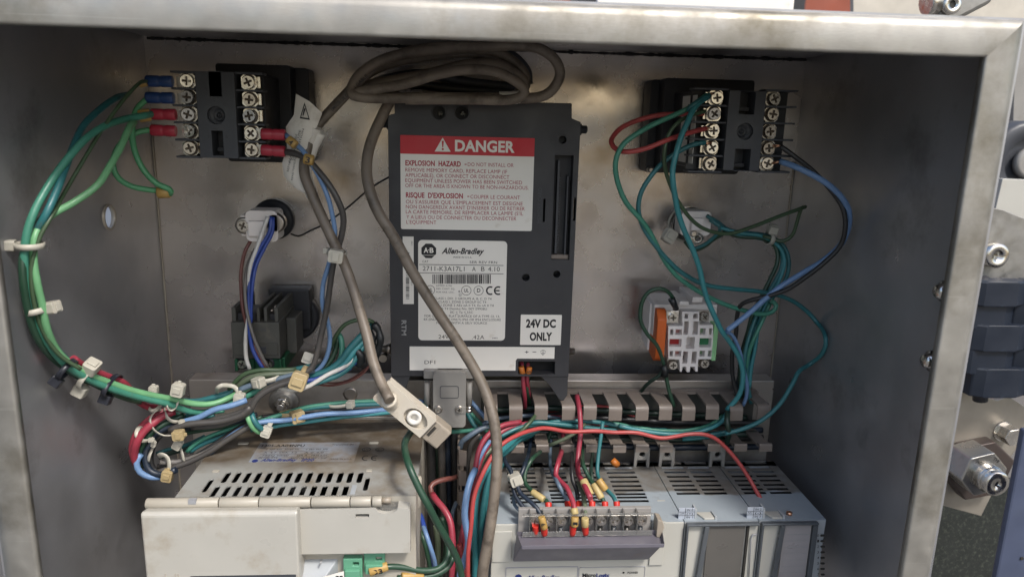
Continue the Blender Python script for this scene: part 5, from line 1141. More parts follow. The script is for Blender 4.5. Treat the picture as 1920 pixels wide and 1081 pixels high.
for k, (tx, a, b_) in enumerate([('ATTENTION', (556, 296), (572, 236)), ('DO NOT USE', (550, 300), (566, 238)), ('CONNECT CABLE', (545, 306), (559, 246)), ('BEFORE POWER', (541, 322), (552, 262)), ('READ MANUAL', (549, 338), (556, 290))]):
    A2, B2 = P(a[0], a[1], 86.6), P(b_[0], b_[1], 86.9); dr_ = (B2 - A2); L_ = dr_.length; dr_.normalize(); up = Vector((-dr_.z, 0, dr_.x))
    put_text(s, tx, A2, dr_, up, L_ * .9, 1.05)
s.build('black_print', 'ink_black', sv)
s = MB(); A2, B2 = P(622, 206, 82.5), P(688, 141, 89.5); dr_ = (B2 - A2); L_ = dr_.length; dr_.normalize(); up = Vector((-dr_.z, .0, dr_.x)).normalized()
put_text(s, '(MICROLOGIX) CABLE', A2 - up * 1.1 + Vector((0, 1.2, 0)), dr_, up, L_, 2.0, .01)
s.build('printed_lettering', 'ink_black', label='black lettering printed along the beige cable right of the left timer', cat='cable print')
tg = MB().tube(spline(parse('936,184 955,184 974,182', (80.6,)), 2), 3.5, 14).build('cable_tag', 'cable_sleeve', label='printed white tag round the cable at the right end of the coil', cat='cable label')
s = MB(); a = P(938, 187, 85); put_text(s, 'REV A 04/01', a, (1, 0, .03), (0, 0, 1), P(972, 187, 85).x - a.x, 1.6, .01); s.build('lettering', 'ink_black', tg)

# ---- left timer leads
wire('dark olive lead from the top blue crimp of the left timer', 'olive', .95, '276,152 262,156 232,188 195,238 158,300 122,362 97,405 74,445 58,500 62,560 80,620 110,664 150,692', (85, 100, 120, 140, 158, 165, 165, 158, 150), G1, (crimp(274, 324, 152, 153, 84, 'crimp_blue', (349, 152)), marker('262,160,86 276,156,86', '', 'marker_yellow')))
wire('bright green lead from the second blue crimp ending at the yellow marker', 'green', 1.55, '276,186 258,205 250,232 249,262 256,292 272,322 296,345 318,354 321,362 305,360', (84, 92, 96, 94, 90), G1, (crimp(274, 326, 183, 184, 84, 'crimp_blue', (351, 184)), marker('319,360,91 296,361,91', '', 'marker_yellow', 2.0)))
wire('sea green lead from the upper red crimp running down the left wall', 'sea', 1.75, '285,214 268,217 232,223 196,236 160,262 118,310 86,358 62,405 50,448 47,500 56,560 72,610 96,655 128,688 170,712 215,730 262,744 316,757 353,770 382,773 420,762 462,742 500,722', (84, 100, 130, 152, 165, 166, 160, 150, 130, 112, 96, 88, 84), G1, (crimp(284, 330, 214, 215, 84, 'crimp_red', (353, 215)), marker('260,218,88 282,215,86', '', 'marker_yellow', 1.9)))
wire('bright green lead looping from the lower red crimp to the marker', 'green', 1.5, '285,243 262,246 235,260 217,285 212,312 222,335 246,350 275,356 305,359', (84, 92, 98, 96, 90), G1, (crimp(283, 330, 244, 246, 84, 'crimp_red', (355, 246)),))
wire('pale green wire joining the loom beside the hole in the left wall', 'lime', 1.7, '252,228 243,238 228,272 207,308 180,348 136,380 100,400 78,420 65,446 64,490 70,530 80,575 88,615 107,655 132,680 170,702 205,716 243,730 285,741 322,748 365,757 400,756 435,742 470,722 500,706', (96, 120, 140, 154, 163, 164, 160, 146, 128, 112, 98, 88, 84), G1)
wire('teal wire behind the sea green one at the top of the loom', 'teal', 1.7, '240,178 220,184 192,202 160,232 140,270 120,318 104,360 86,400 66,440 58,490 64,540 76,590 98,640 124,672 160,700 210,722 258,738 310,750', (60, 90, 120, 146, 160, 160, 155, 146, 130, 112, 96), G1)
wire('dark green wire at the outer edge of the loom', 'forest', 1.7, '88,400 60,440 44,480 44,530 54,585 70,630 98,668 140,702 180,722 225,742 262,752', (150, 165, 168, 160, 145, 125, 105), G1)
wire('red wire threaded through the black and white ties', 'crimson', 1.9, '138,672 165,690 198,704 232,718 250,738 262,752 280,762 300,763', (140, 128, 116, 104, 96, 92), G1)
wire('sky blue lead from the right red crimp of the left timer', 'sky', 1.35, '535,252 548,264 572,288 600,338 614,372 621,400 627,432 625,462 617,497 607,534 606,575 614,600 619,630 617,655 608,680 592,697 572,707 545,716 520,724', (84, 92, 94, 92, 88, 84, 80, 78, 80, 84), G7, (crimp(535, 490, 253, 251, 84, 'crimp_red', (469, 250)), marker('540,260,92 555,273,93', '4', 'marker_yellow', 1.7)))
wire('black lead from the lower right red crimp of the left timer', 'dusk', 1.75, '535,285 552,288 575,298 598,322 616,345 632,372 644,405 641,440 629,478 620,520 614,560 606,604 600,634 594,664 585,688 562,704 530,716 503,728 482,744 468,764 446,775 398,788 350,796 318,802', (84, 92, 96, 92, 88, 86, 88, 92, 96, 98, 96), G7, (crimp(535, 490, 284, 281, 84, 'crimp_red', (472, 281)), marker('570,297,96 588,301,96', '3', 'marker_yellow', 1.6)))

# ---- left pilot light
wire('brown lead from the white lamp holder of the left pilot light', 'brown', 1.1, '470,450 459,472 452,508 452,548 456,585 464,610 474,640 488,665 502,690', (44, 50, 62, 66), G8)
wire('grey lead beside the brown lead', 'grey', 1.0, '478,466 464,498 459,538 462,580 474,625 490,662 503,686', (46, 60, 66, 66), G8)
wire('royal blue lead from the left pilot light', 'blue', 1.25, '508,406 505,434 490,462 475,496 469,535 468,580 468,612 472,648 482,672 494,690', (50, 56, 64, 66), G8)
wire('white lead from the left pilot light', 'white', 1.25, '502,406 490,438 479,468 468,500 466,540 466,590 461,625 460,655 462,675 468,692', (51, 57, 62, 64), G8)
wire('second royal blue lead side by side with the first', 'blue', 1.0, '511,408 509,436 495,464 480,498 474,536 472,570 471,605', (50, 56, 62, 62), G8)
wire('thin black wire running from the left pilot light to the terminal', 'black', .6, '546,438 560,442 580,433 612,418 650,391 690,356 714,340 730,331', (8, 14, 30, 45), G8)

# ---- looms leading right from the lower left
for k, (lab, c, r, pts, ds, g) in enumerate([
    ('thick crimson wire turning down through the loop of ties', 'crimson', 2.2, '326,771 302,780 285,793 268,808 257,825 251,850 256,868', (96, 104, 108, 104), G6),
    ('second crimson wire inside the first', 'crimson', 1.9, '330,764 306,772 286,783 266,800 254,818 248,842 252,862', (92, 98, 102, 100), G6),
    ('dark green wire inside the crimson turn', 'forest', 1.7, '345,777 312,792 288,806 270,828 260,852 266,874', (94, 100, 104, 98), G6),
    ('black wire sweeping round the inside of the lower left loop', 'navy', 1.9, '352,792 315,800 292,814 278,836 272,860 280,882 302,889 330,880', (96, 100, 104, 104), G6),
    ('second black wire at the core of the lower left loop', 'black', 1.7, '345,800 312,806 296,820 284,842 282,868 292,884 320,884', (94, 98, 100, 100), G6),
    ('sky blue wire at the bottom of the lower left loop', 'sky', 1.7, '264,850 256,866 262,884 282,894 306,894', (104, 106, 106, 102), G6),
    ('sky blue wire rising to the right of the tan tie head', 'sky', 1.7, '342,790 374,781 403,767 437,759 462,750', (100, 100, 98, 94), G6),
    ('grey wire from the lower loop up towards the stud', 'grey', 1.7, '300,866 330,866 365,856 400,838 430,818 460,800 478,788', (100, 96, 92, 90), G6),
    ('dark wire lowest of the lower left bundle', 'dusk', 1.7, '298,884 326,876 360,864 396,845 425,825 455,806 478,792', (103, 100, 96, 92), G6),
    ('black wire in the middle of the lower left bundle', 'black', 1.5, '296,874 335,868 372,852 410,828 445,804 480,786', (98, 96, 92, 90), G6),
    ('sky blue wire crossing above the drive label', 'sky', 1.55, '392,848 424,824 446,808 470,796 500,790 532,788 568,782 604,776 658,773 705,769 760,764 800,768', (96, 94, 88, 84, 80, 74, 72), G6),
    ('forest green wire upper of the pair above the drive', 'sea', 1.2, '350,846 366,831 398,815 440,801 470,793 500,786', (92, 90, 88, 86), G6),
    ('teal wire lower of the pair above the drive', 'teal', 1.3, '356,846 380,832 420,817 450,804 486,790', (90, 90, 88, 86), G6),
    ('green wire along the mounting plate to the serial plug', 'sea', 1.35, '466,800 500,785 535,774 566,764 604,758 645,754 700,752 752,752 798,760', (84, 78, 74, 70, 66), G7),
    ('teal wire along the mounting plate under the green one', 'teal', 1.4, '470,806 510,792 545,775 590,764 645,760 705,757 760,758 800,764', (82, 76, 72, 68), G7),
    ('black wire along the mounting plate above the sky blue one', 'black', 1.4, '486,782 530,776 560,772 620,768 700,764 760,762 800,770', (80, 76, 72, 70), G7),
    ('teal wire close to the top edge of the drive', 'cyan', 1.3, '500,802 530,796 560,792 600,786 650,780 700,776 745,772', (84, 80, 76, 74), G7),
    ('green wire hooked down behind the drive top', 'lime', 1.5, '463,772 465,784 472,798 484,808 498,812', (94, 98, 96, 90), G6),
    ('teal wire hooked down beside the green hook', 'teal', 1.6, '470,768 474,782 482,796 494,806 504,808', (92, 98, 96, 88), G6),
    ('teal wire through the double tie left of the stud', 'teal', 1.9, '338,752 368,752 402,744 438,733 470,718 498,706 540,696 580,688 600,682', (84, 84, 80, 78, 76), G6),
    ('olive wire arching over the cluster of looms', 'olive', 1.4, '430,730 445,712 462,700 490,694 520,694 556,692', (82, 84, 84, 80), G6),
    ('grey green wire next to the olive arch', 'moss', 1.7, '440,736 455,718 476,706 500,702 530,700 560,698', (82, 86, 86, 82), G6),
    ('moss wire passing under the white tie head', 'moss', 1.6, '446,744 462,726 486,714 512,706 545,702 570,698', (80, 84, 84, 80), G6),
    ('slate wire lowest in the tied cluster', 'slate', 1.7, '450,730 470,722 500,716 530,708 562,700 590,694', (88, 88, 86, 82), G6),
    ('dark grey wire crossing from the loop to the amber tie', 'dusk', 1.7, '360,800 410,796 446,784 468,770 480,748 500,732 528,720 556,712', (98, 98, 96, 94), G6),
    ('brown grey cable joining the loop from the right', 'dusk', 1.9, '318,806 345,796 372,793 410,790 452,778 470,762', (102, 102, 100, 98), G6),
]): wire(lab, c, r, pts, ds, g)

# ---- braid beside the operator terminal
for (lab, c, r, pts, ds) in [
    ('thick teal wire rising to the taped joint', 'teal', 2.1, '560,712 590,704 618,694 640,676 655,655 672,636 690,618 703,606', (82, 80, 78, 70)),
    ('second teal wire rising beside the first', 'cyan', 1.8, '566,720 600,710 626,698 648,680 662,660 678,642 694,626', (84, 82, 78, 72)),
    ('third teal wire nearest the blue wire', 'teal', 1.6, '575,722 610,712 640,700 660,682 672,662 684,646', (86, 82, 78, 74)),
    ('short teal wire bending up from the braid', 'sea', 1.7, '600,700 625,690 637,672 640,652 638,634 634,626', (80, 76, 72, 70)),
    ('dark green wire at the left of the braid', 'forest', 1.7, '584,700 606,690 622,670 630,650 634,632', (76, 74, 70, 70)),
    ('forest wire arching over the beige cable', 'olive', 1.25, '618,655 624,640 634,622 648,607 666,600 684,598 700,603 709,616', (72, 74, 76, 72)),
    ('royal blue wire from the amber tie to the tape', 'blue', 1.5, '566,713 588,712 612,705 640,693 658,684 672,676', (86, 84, 80, 76)),
    ('royal blue wire underneath its twin', 'blue', 1.3, '570,718 592,715 616,709 644,697 660,688', (84, 82, 78, 76)),
    ('white wire swinging under the amber tie', 'white', 1.3, '516,720 530,727 550,730 575,725 596,713 614,702 640,690 656,678 664,668', (88, 88, 84, 76)),
    ('thin brown wire swinging behind the beige cable', 'brown', .75, '592,720 616,723 640,719 664,710 682,697 692,684', (60, 62, 60, 58)),
    ('thin light brown wire beside the brown one', 'brown', .6, '600,716 625,718 650,713 672,700 690,686', (58, 58, 58, 56)),
]: wire(lab, c, r, pts, ds, G7)
for (lab, pts, r) in (('black tape wrap on the blue wires', '666,656 674,662 677,672 672,684', 2.4), ('long black taped joint beside the terminal', '700,606 710,620 713,640 708,658 702,672', 2.2), ('black taped stub behind the beige cable', '690,622 697,634 694,650', 2.6)):
    MB().tube(spline(parse(pts, (76, 78, 76)), 1.5), lambda t: r * (1 + .14 * math.sin(t * 19)), 10).build('taped_joint', 'tape_black', label=lab, cat='taped joint', group='black taped joints left of the terminal')
s = MB(); s.tube([P(722, 660, 30), P(718, 668, 34), P(718, 672, 38)], 2.6, 12); s.build('cable_gland', 'nickel_dark', label='small dark gland on the panel left of the terminal', cat='gland')

# ---- power leads of the terminal
wire('crimson power lead under the operator terminal', 'crimson', 1.35, '977,678 980,700 982,722 985,744 986,764', (56, 60, 60, 52), G7, (marker('977,687,62 980,701,62', '', 'marker_orange'),))
wire('second crimson power lead behind the first', 'crimson', 1.3, '990,678 988,700 989,720 992,745', (55, 58, 58, 50), G7, (marker('993,688,62 990,702,62', '5', 'marker_orange'),))
wire('green power lead under the operator terminal', 'forest', 1.2, '996,690 990,712 988,732 993,756', (55, 57, 57, 48), G7)

# ---- right timer leads
wire('sea green lead making the big outer loop left of the right timer', 'sea', 1.45, '1325,178 1306,192 1286,206 1253,221 1222,235 1194,251 1171,268 1158,290 1155,315 1161,345 1176,380 1199,408 1216,432 1231,460 1244,486 1267,515 1293,535 1324,554 1362,572 1401,584 1430,589 1449,584 1456,572 1446,563', (82, 86, 92, 92, 88, 80, 72, 66, 64, 62), G3, (strip_end('1325,178,82 1340,176,81'),))
wire('teal lead from the fourth screw of the right timer', 'teal', 1.4, '1322,268 1305,270 1283,278 1261,290 1238,308 1217,333 1201,362 1197,395 1208,430 1234,468 1256,492 1282,513 1324,533 1375,541 1427,547 1466,556 1500,573 1530,602 1547,634 1540,662 1518,682 1498,696 1486,720 1463,757 1430,786 1398,801 1360,812', (82, 84, 86, 84, 78, 70, 62, 58, 60, 72, 80, 78), G3, (strip_end('1322,268,82 1334,270,81'),))
wire('cyan lead falling from the top screw of the right timer', 'cyan', 1.6, '1326,182 1310,192 1298,206 1290,224 1277,255 1268,288 1262,318 1263,345 1267,372 1272,400 1283,432 1298,464 1312,500 1318,528 1325,556 1338,590 1353,622 1370,645 1386,672 1393,702 1386,738 1362,768', (82, 90, 96, 96, 90, 84, 80, 76, 72, 68), G3)
wire('olive lead sweeping right and ending in mid air', 'olive', 1.15, '1322,208 1296,216 1272,229 1254,251 1245,284 1245,312 1253,342 1267,372 1296,410 1325,430 1366,438 1410,426 1469,403 1498,392 1511,387', (82, 88, 90, 86, 78, 70, 62, 56), G3)
wire('olive wire folded back under the free end', 'olive', 1.15, '1508,388 1502,394 1496,412 1488,436 1478,448 1462,452 1445,446 1430,442', (56, 52, 46), G3)
wire('red lead looping from the third screw to the second screw of the right timer', 'red', 1.4, '1322,241 1287,250 1250,262 1213,277 1181,284 1158,281 1147,268 1151,255 1166,240 1194,227 1231,217 1262,214 1300,213 1320,212', (82, 90, 92, 84, 74, 70, 72, 80), G3, (strip_end('1322,241,82 1334,243,81'),))
wire('black lead from the fourth right screw of the right timer', 'black', 1.4, '1463,273 1488,291 1527,323 1564,366 1580,395 1583,430 1574,461 1545,492 1508,521 1478,541 1440,555 1402,565 1388,574 1383,593 1381,627 1374,660 1373,700 1380,735 1388,765', (84, 90, 96, 92, 82, 70, 60, 56, 60), G3, (strip_end('1463,273,84 1450,274,81'),))
wire('sky blue lead from the lowest right screw of the right timer', 'sky', 1.7, '1462,303 1480,309 1500,317 1546,341 1577,368 1592,396 1590,430 1574,462 1539,492 1513,507 1456,543 1400,590 1362,620', (84, 92, 98, 94, 88, 80, 76, 78), G3, (strip_end('1462,303,84 1448,306,81'),))
wire('sky blue wire turning down behind the cyan lead', 'sky', 1.2, '1362,620 1374,628 1387,655 1394,690 1400,722 1398,745 1392,760', (76, 70, 66, 64), G3)
wire('second cyan lead on the top screw of the right timer', 'teal', 1.3, '1330,178 1312,188 1300,196 1290,206', (83, 86, 88, 86), G3)
for (lab, c, r, pts, ds) in [
    ('teal wire outermost on the bend right of the pilot light', 'teal', 1.35, '1326,406 1346,418 1366,432 1400,436 1436,441 1460,452 1476,474 1478,506 1466,536 1444,564 1426,596 1412,632 1404,672 1402,716 1408,756', (34, 36, 40, 46, 52, 56, 58)),
    ('teal wire second on the bend right of the pilot light', 'teal', 1.35, '1330,412 1352,426 1380,440 1420,445 1448,453 1466,474 1466,500 1452,530 1436,556 1420,590 1408,624 1398,664 1396,706 1400,748', (36, 40, 44, 50, 54, 58, 58)),
    ('forest wire inside the bend right of the pilot light', 'forest', 1.4, '1356,434 1392,444 1430,447 1454,462 1458,490 1446,520 1428,556 1410,592 1400,630 1392,668 1388,700 1390,740', (38, 44, 50, 52, 56)),
    ('cyan wire squeezed at the end of the bend', 'cyan', 1.25, '1350,426 1386,436 1430,442 1462,462 1472,490 1464,520 1450,548 1434,576 1422,612 1416,650 1408,690 1404,726', (40, 46, 52, 56, 58)),
    ('dark green wire at the right of the vertical trunk', 'dkgreen', 1.7, '1440,560 1428,590 1416,626 1408,662 1398,700 1392,742', (50, 52, 52, 48)),
    ('dark green wire at the left of the vertical trunk', 'dkgreen', 1.7, '1432,556 1416,588 1404,622 1394,660 1388,704 1388,746', (46, 48, 48, 46)),
    ('sea green wire at the front of the vertical trunk', 'sea', 1.3, '1444,566 1430,600 1414,636 1406,660 1400,690 1398,722', (56, 60, 58, 54)),
    ('navy wire hidden behind the trunk', 'navy', 1.4, '1424,600 1406,640 1390,690 1382,720 1384,752', (44, 46, 46)),
    ('loop of teal wire round the right pilot light', 'teal', 1.2, '1296,468 1320,458 1338,444 1350,430 1342,414 1326,404', (28, 32, 36, 36)),
    ('dark green wire round the underside of the right pilot light', 'forest', 1.1, '1284,452 1300,468 1322,462 1340,448 1358,438', (24, 26, 30, 34)),
]: wire(lab, c, r, pts, ds, 'wires right of the right pilot light')

# ---- contact block leads
wire('dark green lead arching onto the top left screw of the white contact block', 'forest', 1.25, '1266,580 1262,560 1252,547 1237,541 1216,547 1203,568 1201,600 1214,626 1231,646 1242,676 1247,702 1253,732 1263,762', (56, 62, 64, 62, 62, 60, 58, 60), 'leads of the white contact block', (lambda p, r: MB().tube([P(1259, 559, 61), P(1263, 568, 61), P(1268, 579, 59)], lambda t: 2.3 - .5 * t, 12).build('insulating_boot', 'tape_black', p),))
wire('dark green lead from the foot of the white contact block to the duct', 'dkgreen', 1.2, '1246,688 1238,703 1222,714 1210,724 1201,735', (60, 58, 54, 46), 'leads of the white contact block')
MB().tube([P(1243, 684, 60), P(1247, 694, 61), P(1246, 704, 60)], 2.4, 12).build('taped_joint', 'tape_black', label='black taped joint at the foot of the white contact block', cat='taped joint')

# ---- duct wires
for (lab, c, r, pts, ds) in [
    ('long red wire running through the duct to the last expansion module', 'red', 1.25, '880,1120 878,1040 884,985 890,930 905,888 924,852 941,832 966,817 993,807 1022,802 1066,808 1116,807 1150,810 1193,811 1240,821 1266,818 1293,813 1320,813 1340,820 1358,835 1383,864 1405,897 1427,936 1448,966 1458,978 1470,981', (128, 126, 122, 112, 98, 88, 84, 84, 84, 84, 90, 108, 126)),
    ('crimson wire entering the duct behind the beige cable', 'crimson', 1.6, '976,790 942,797 915,815 898,842 890,880 883,915 876,960 868,1000 862,1045 862,1120', (74, 84, 92, 100, 108, 114)),
    ('second crimson wire behind the beige cable', 'crimson', 1.5, '1000,792 955,802 925,822 904,856 893,895 884,935 876,985 868,1030 866,1110', (70, 80, 88, 98, 106, 110)),
    ('crimson wire dropping from the duct top to the strip marker', 'crimson', 1.6, '1083,742 1087,770 1088,812 1084,850 1083,880 1090,898 1098,915 1106,934', (62, 78, 84, 96, 118, 128)),
    ('teal duct wire crossing near the middle', 'teal', 1.4, '936,818 971,802 1007,795 1061,789 1110,790 1150,795 1200,802 1250,806', (80, 70, 66, 62)),
    ('sea green duct wire under the upper fingers', 'sea', 1.3, '1131,790 1160,795 1190,801 1240,807 1290,806 1333,795 1358,778', (64, 66, 66, 60)),
    ('cyan duct wire lying lowest on the right', 'cyan', 1.4, '1160,798 1190,805 1243,812 1290,812 1320,806 1350,792 1364,772', (68, 70, 70, 64)),
    ('teal duct wire fanning out at the right', 'teal', 1.3, '1216,806 1262,814 1300,817 1340,813 1375,806', (64, 66, 66, 66)),
    ('cyan duct wire tucked behind the red wire', 'cyan', 1.3, '1280,822 1320,819 1350,814 1372,808', (62, 64, 66)),
    ('forest duct wire deep in the duct', 'forest', 1.4, '930,822 990,806 1050,800 1110,803 1180,808 1250,816 1330,820', (58, 56, 54)),
    ('dark green duct wire along the bottom', 'dkgreen', 1.6, '960,826 1030,818 1110,820 1190,822 1280,824 1360,824', (56, 54, 54)),
    ('dark green duct wire behind the upper fingers', 'dkgreen', 2.0, '920,770 1000,764 1100,768 1200,772 1300,778 1400,782', (48, 48)),
    ('black duct wire behind the upper fingers', 'black', 2.1, '925,785 1010,778 1100,782 1210,788 1310,792 1420,792', (47, 47)),
    ('navy duct wire lowest at the back of the duct', 'navy', 2.1, '925,800 1010,796 1120,800 1230,806 1330,808 1430,806', (46, 46)),
    ('black duct wire behind the long red wire', 'black', 2.2, '930,815 1010,812 1120,814 1230,822 1330,822 1430,820', (46, 46)),
    ('dusky duct wire just above the lower fingers', 'navy', 2.1, '930,836 1010,832 1120,834 1230,838 1330,838 1430,836', (52, 52)),
    ('dark green duct wire between two black ones', 'dkgreen', 2.0, '930,806 1060,810 1180,804 1300,816 1420,812', (52, 52)),
    ('teal duct wire bulging through the left fingers', 'teal', 1.5, '930,828 960,808 1000,792 1040,794 1100,802 1160,808', (70, 74, 66)),
    ('forest duct wire above the long red wire', 'forest', 1.5, '1000,800 1060,798 1120,804 1180,800 1240,812 1310,808', (66, 60)),
    ('slate duct wire behind the fingers', 'slate', 1.3, '905,795 930,786 970,780 1010,778 1050,784', (60, 58, 56)),
    ('black duct wire under the first fingers', 'black', 1.5, '935,830 980,812 1030,800 1090,797 1150,802', (52, 50, 50)),
    ('olive duct wire crossing from finger to finger', 'olive', 1.2, '945,838,60 960,822,80 985,800,80 1002,780,72 1010,762,48 1012,750,46', (80, 80, 74)),
    ('moss duct wire crossing under the long red wire', 'moss', 1.2, '1020,842,56 1036,832,78 1060,822,80 1086,806,78 1100,788,60 1104,776,48', (78, 80, 76)),
    ('red duct wire seen through the slots', 'red', 1.2, '1020,770 1060,766 1120,762 1160,768 1200,786', (46, 46, 46)),
    ('crimson duct wire seen in the left slots', 'crimson', 1.2, '1030,780 1070,782 1130,796 1170,800', (50, 50, 50)),
    ('dark green wire leaning against the fingers by the blue turn', 'dkgreen', 1.7, '1363,772 1362,790 1366,812 1362,830', (72, 80, 72)),
    ('green duct wire at the serial plug', 'sea', 1.3, '800,800 840,808 880,806 915,800 960,790', (60, 62, 60)),
    ('teal wires end coming off the serial plug', 'teal', 1.6, '872,768 884,790 896,806 900,822', (56, 60, 62)),
    ('sky blue wire right of the serial plug', 'sky', 1.5, '884,752 896,766 908,780 918,792', (50, 54, 56)),
    ('slate wire bending into the vertical duct', 'slate', 1.7, '862,842 866,828 878,818 896,806 916,798', (66, 70, 66)),
    ('sky blue wire short beside the crimson pair', 'sky', 1.2, '918,826 908,840 898,860 892,880', (84, 90, 92)),
]: wire(lab, c, r, pts, ds, G2)

# ---- bundle in the vertical duct
for (lab, c, r, pts, ds) in [
    ('cyan wire leftmost of the falling teal bundle', 'cyan', 1.9, '1020,800,66 975,815,74 955,832,84 940,846 922,866 903,898 893,930 889,965 888,1010 890,1060 890,1130', (84, 92, 104, 112, 116)),
    ('teal wire second in the falling bundle', 'teal', 1.8, '1010,806,62 975,822,70 958,838,80 936,858 921,882 910,920 903,962 899,1015 897,1070 896,1130', (82, 92, 102, 108, 112)),
    ('cyan wire third in the falling bundle', 'cyan', 1.7, '1000,812,58 968,828,68 950,846,78 932,868 922,900 914,945 908,1000 905,1060 904,1130', (80, 88, 98, 104, 108)),
    ('teal wire closest to the beige cable', 'teal', 1.8, '944,860 930,892 920,940 913,1000 908,1060 906,1130', (78, 86, 96, 102)),
    ('teal wire low in the falling bundle', 'teal', 1.7, '908,924 900,965 896,1010 894,1060 893,1130', (100, 106, 110)),
    ('sky blue wire down the front of the vertical duct', 'sky', 2.0, '890,880 882,896 874,925 870,962 874,990 878,1012 874,1040 864,1070 860,1120', (96, 112, 120, 124)),
    ('olive wire between the crimson and teal wires', 'moss', 1.5, '926,836 908,856 893,892 887,925 883,960 880,1000 878,1060 876,1120', (80, 92, 104, 110)),
    ('dark green wire deep in the vertical duct', 'dkgreen', 1.8, '886,960 882,1000 880,1050 880,1120', (96, 100, 102)),
    ('navy wire deep in the vertical duct', 'navy', 1.8, '878,850 872,900 872,960 866,1020 862,1100', (60, 62, 66)),
    ('grey wire entering the vertical duct from above', 'dusk', 1.7, '900,812 884,830 878,862 876,900', (66, 66, 60)),
    ('long green wire crossing down from the white plug', 'forest', 1.85, '772,806,108 760,826,122 759,850 768,880 786,918 802,946 820,978 838,1008 850,1030 862,1060 872,1120', (116, 140, 156, 158, 152, 142, 136)),
    ('crimson wire hanging left of the vertical duct', 'crimson', 1.9, '812,926 820,938 834,955 844,975 848,1000 849,1030 848,1080 848,1130', (96, 108, 116, 120)),
    ('brick red wire bent behind the green wire', 'brown', 1.6, '872,884,48 862,890,62 850,896,76 836,898 818,903 808,912 812,926 820,940', (76, 84, 92, 96)),
    ('blue wire hugging the right side of the drive', 'blue', 1.4, '778,930,50 782,950,76 790,972,98 796,996 804,1020 812,1050 816,1075 822,1130', (100, 108, 112)),
    ('sky blue wire beside the blue one', 'sky', 1.3, '786,960,80 798,996,110 806,1022 813,1046 816,1064', (112, 114, 114)),
    ('teal wire against the right side of the drive', 'forest', 1.4, '776,950,60 790,1000,92 798,1030 804,1060 808,1110', (92, 96, 98)),
    ('moss wire left in the gap beside the drive', 'moss', 1.9, '818,984 822,1020 822,1060 820,1120', (86, 88, 90)),
    ('forest wire in the gap beside the drive', 'forest', 1.6, '828,968 836,990 838,1020 834,1050 824,1090', (84, 88, 90)),
    ('slate wire in the gap beside the drive', 'slate', 1.4, '856,940 848,958 846,980 846,1010', (70, 72, 74)),
    ('green wire bottom of the gap', 'olive', 1.5, '852,1046 858,1070 862,1110', (116, 118)),
    ('red wire low between the sky blue and the olive wires', 'red', 1.5, '862,1020 870,1055 872,1110', (112, 114)),
]: wire(lab, c, r, pts, ds, G5)
wire('dark green wire with the yellow sleeve marked 3 3 plugged into the drive', 'forest', 1.6, '702,1068 724,1062 750,1062 790,1068 822,1064 838,1048 842,1030 838,1010', (148, 146, 142, 136, 130), G5, (marker('692,1071,149 727,1060,147', '33', 'marker_yellow', 1.55), ))
wire('dark green wire with a blank yellow sleeve at the bottom edge', 'forest', 1.6, '745,1082 775,1080 810,1078 840,1062 850,1040', (146, 140, 132), G5, (marker('752,1080,146 793,1079,142', '', 'marker_yellow', 1.5),))

# ---- wires on the controller's screw strip
G = G4
wire('black wire onto the first ferrule of the strip', 'navy', 1.3, '934,812,54 938,832,62 942,850,84 948,868 958,882 961,900 965,922 975,940 990,958 1002,976 1004,990', (92, 100, 112, 124, 133), G, (ferrule('1004,984,134 1005,1001,133'),))
wire('black wire with a yellow sleeve onto the second ferrule', 'navy', 1.3, '1000,806,54 996,830,60 991,850,80 985,870 977,890 971,904 975,922 988,934 1001,946 1011,960 1019,980 1020,990', (92, 104, 118, 128, 135), G, (marker('1015,968,136 1021,990,136', '6', rr=1.5), ferrule('1020,988,135 1021,1002,134')))
wire('grey wire curling below the two black ones', 'slate', 1.0, '961,930 964,946 974,956 990,966 1000,980', (112, 122, 128), G)
wire('green wire with a long yellow sleeve at the left of the strip', 'forest', 1.25, '1034,806,54 1024,830,60 1012,848,80 998,861 986,882 984,903 992,915 1000,922 1014,934 1024,938 1028,945', (88, 100, 114, 124), G, (marker('997,921,117 1020,936,122', '', 'marker_cream', 1.6), ferrule('1028,942,124 1029,957,127')))
wire('crimson wire with two sleeves onto the third ferrule', 'crimson', 1.5, '1056,806,56 1054,828,62 1053,848,80 1048,866 1043,890 1052,903 1063,914 1070,930 1076,946 1077,962 1076,985', (84, 98, 112, 126, 135), G, (marker('1076,952,132 1078,964,134', '', 'marker_cream', 1.4), marker('1078,968,135 1077,986,136', '1', 'marker_yellow', 1.4), ferrule('1075,985,135 1073,1002,134')))
wire('dark wire behind the crimson one', 'black', 1.3, '1078,808,54 1075,832,60 1073,852,80 1072,880 1073,900 1080,918 1082,935', (84, 98, 112), G, (ferrule('1085,942,118 1087,957,124'), ))
wire('dark wire with a ferrule left of the crimson sleeve', 'slate', 1.2, '1034,820,54 1032,850,64 1034,880,84 1044,905 1064,940', (100, 110, 118), G, (ferrule('1064,942,118 1067,957,124'),))
wire('olive wire with a plain yellow sleeve onto the fourth ferrule', 'moss', 1.3, '1086,905 1093,924 1096,945 1097,966 1097,984', (106, 120, 130, 135), G, (marker('1097,970,136 1097,986,136', '', 'marker_cream', 1.6), ferrule('1097,984,135 1098,1001,134')))
wire('red tipped lead with the fattest yellow sleeve', 'red', 1.4, '1094,902 1102,918 1108,936 1111,944', (112, 120, 124), G, (marker('1093,899,114 1107,928,121', '', 'marker_cream', 1.75), ferrule('1110,940,124 1111,957,127')))
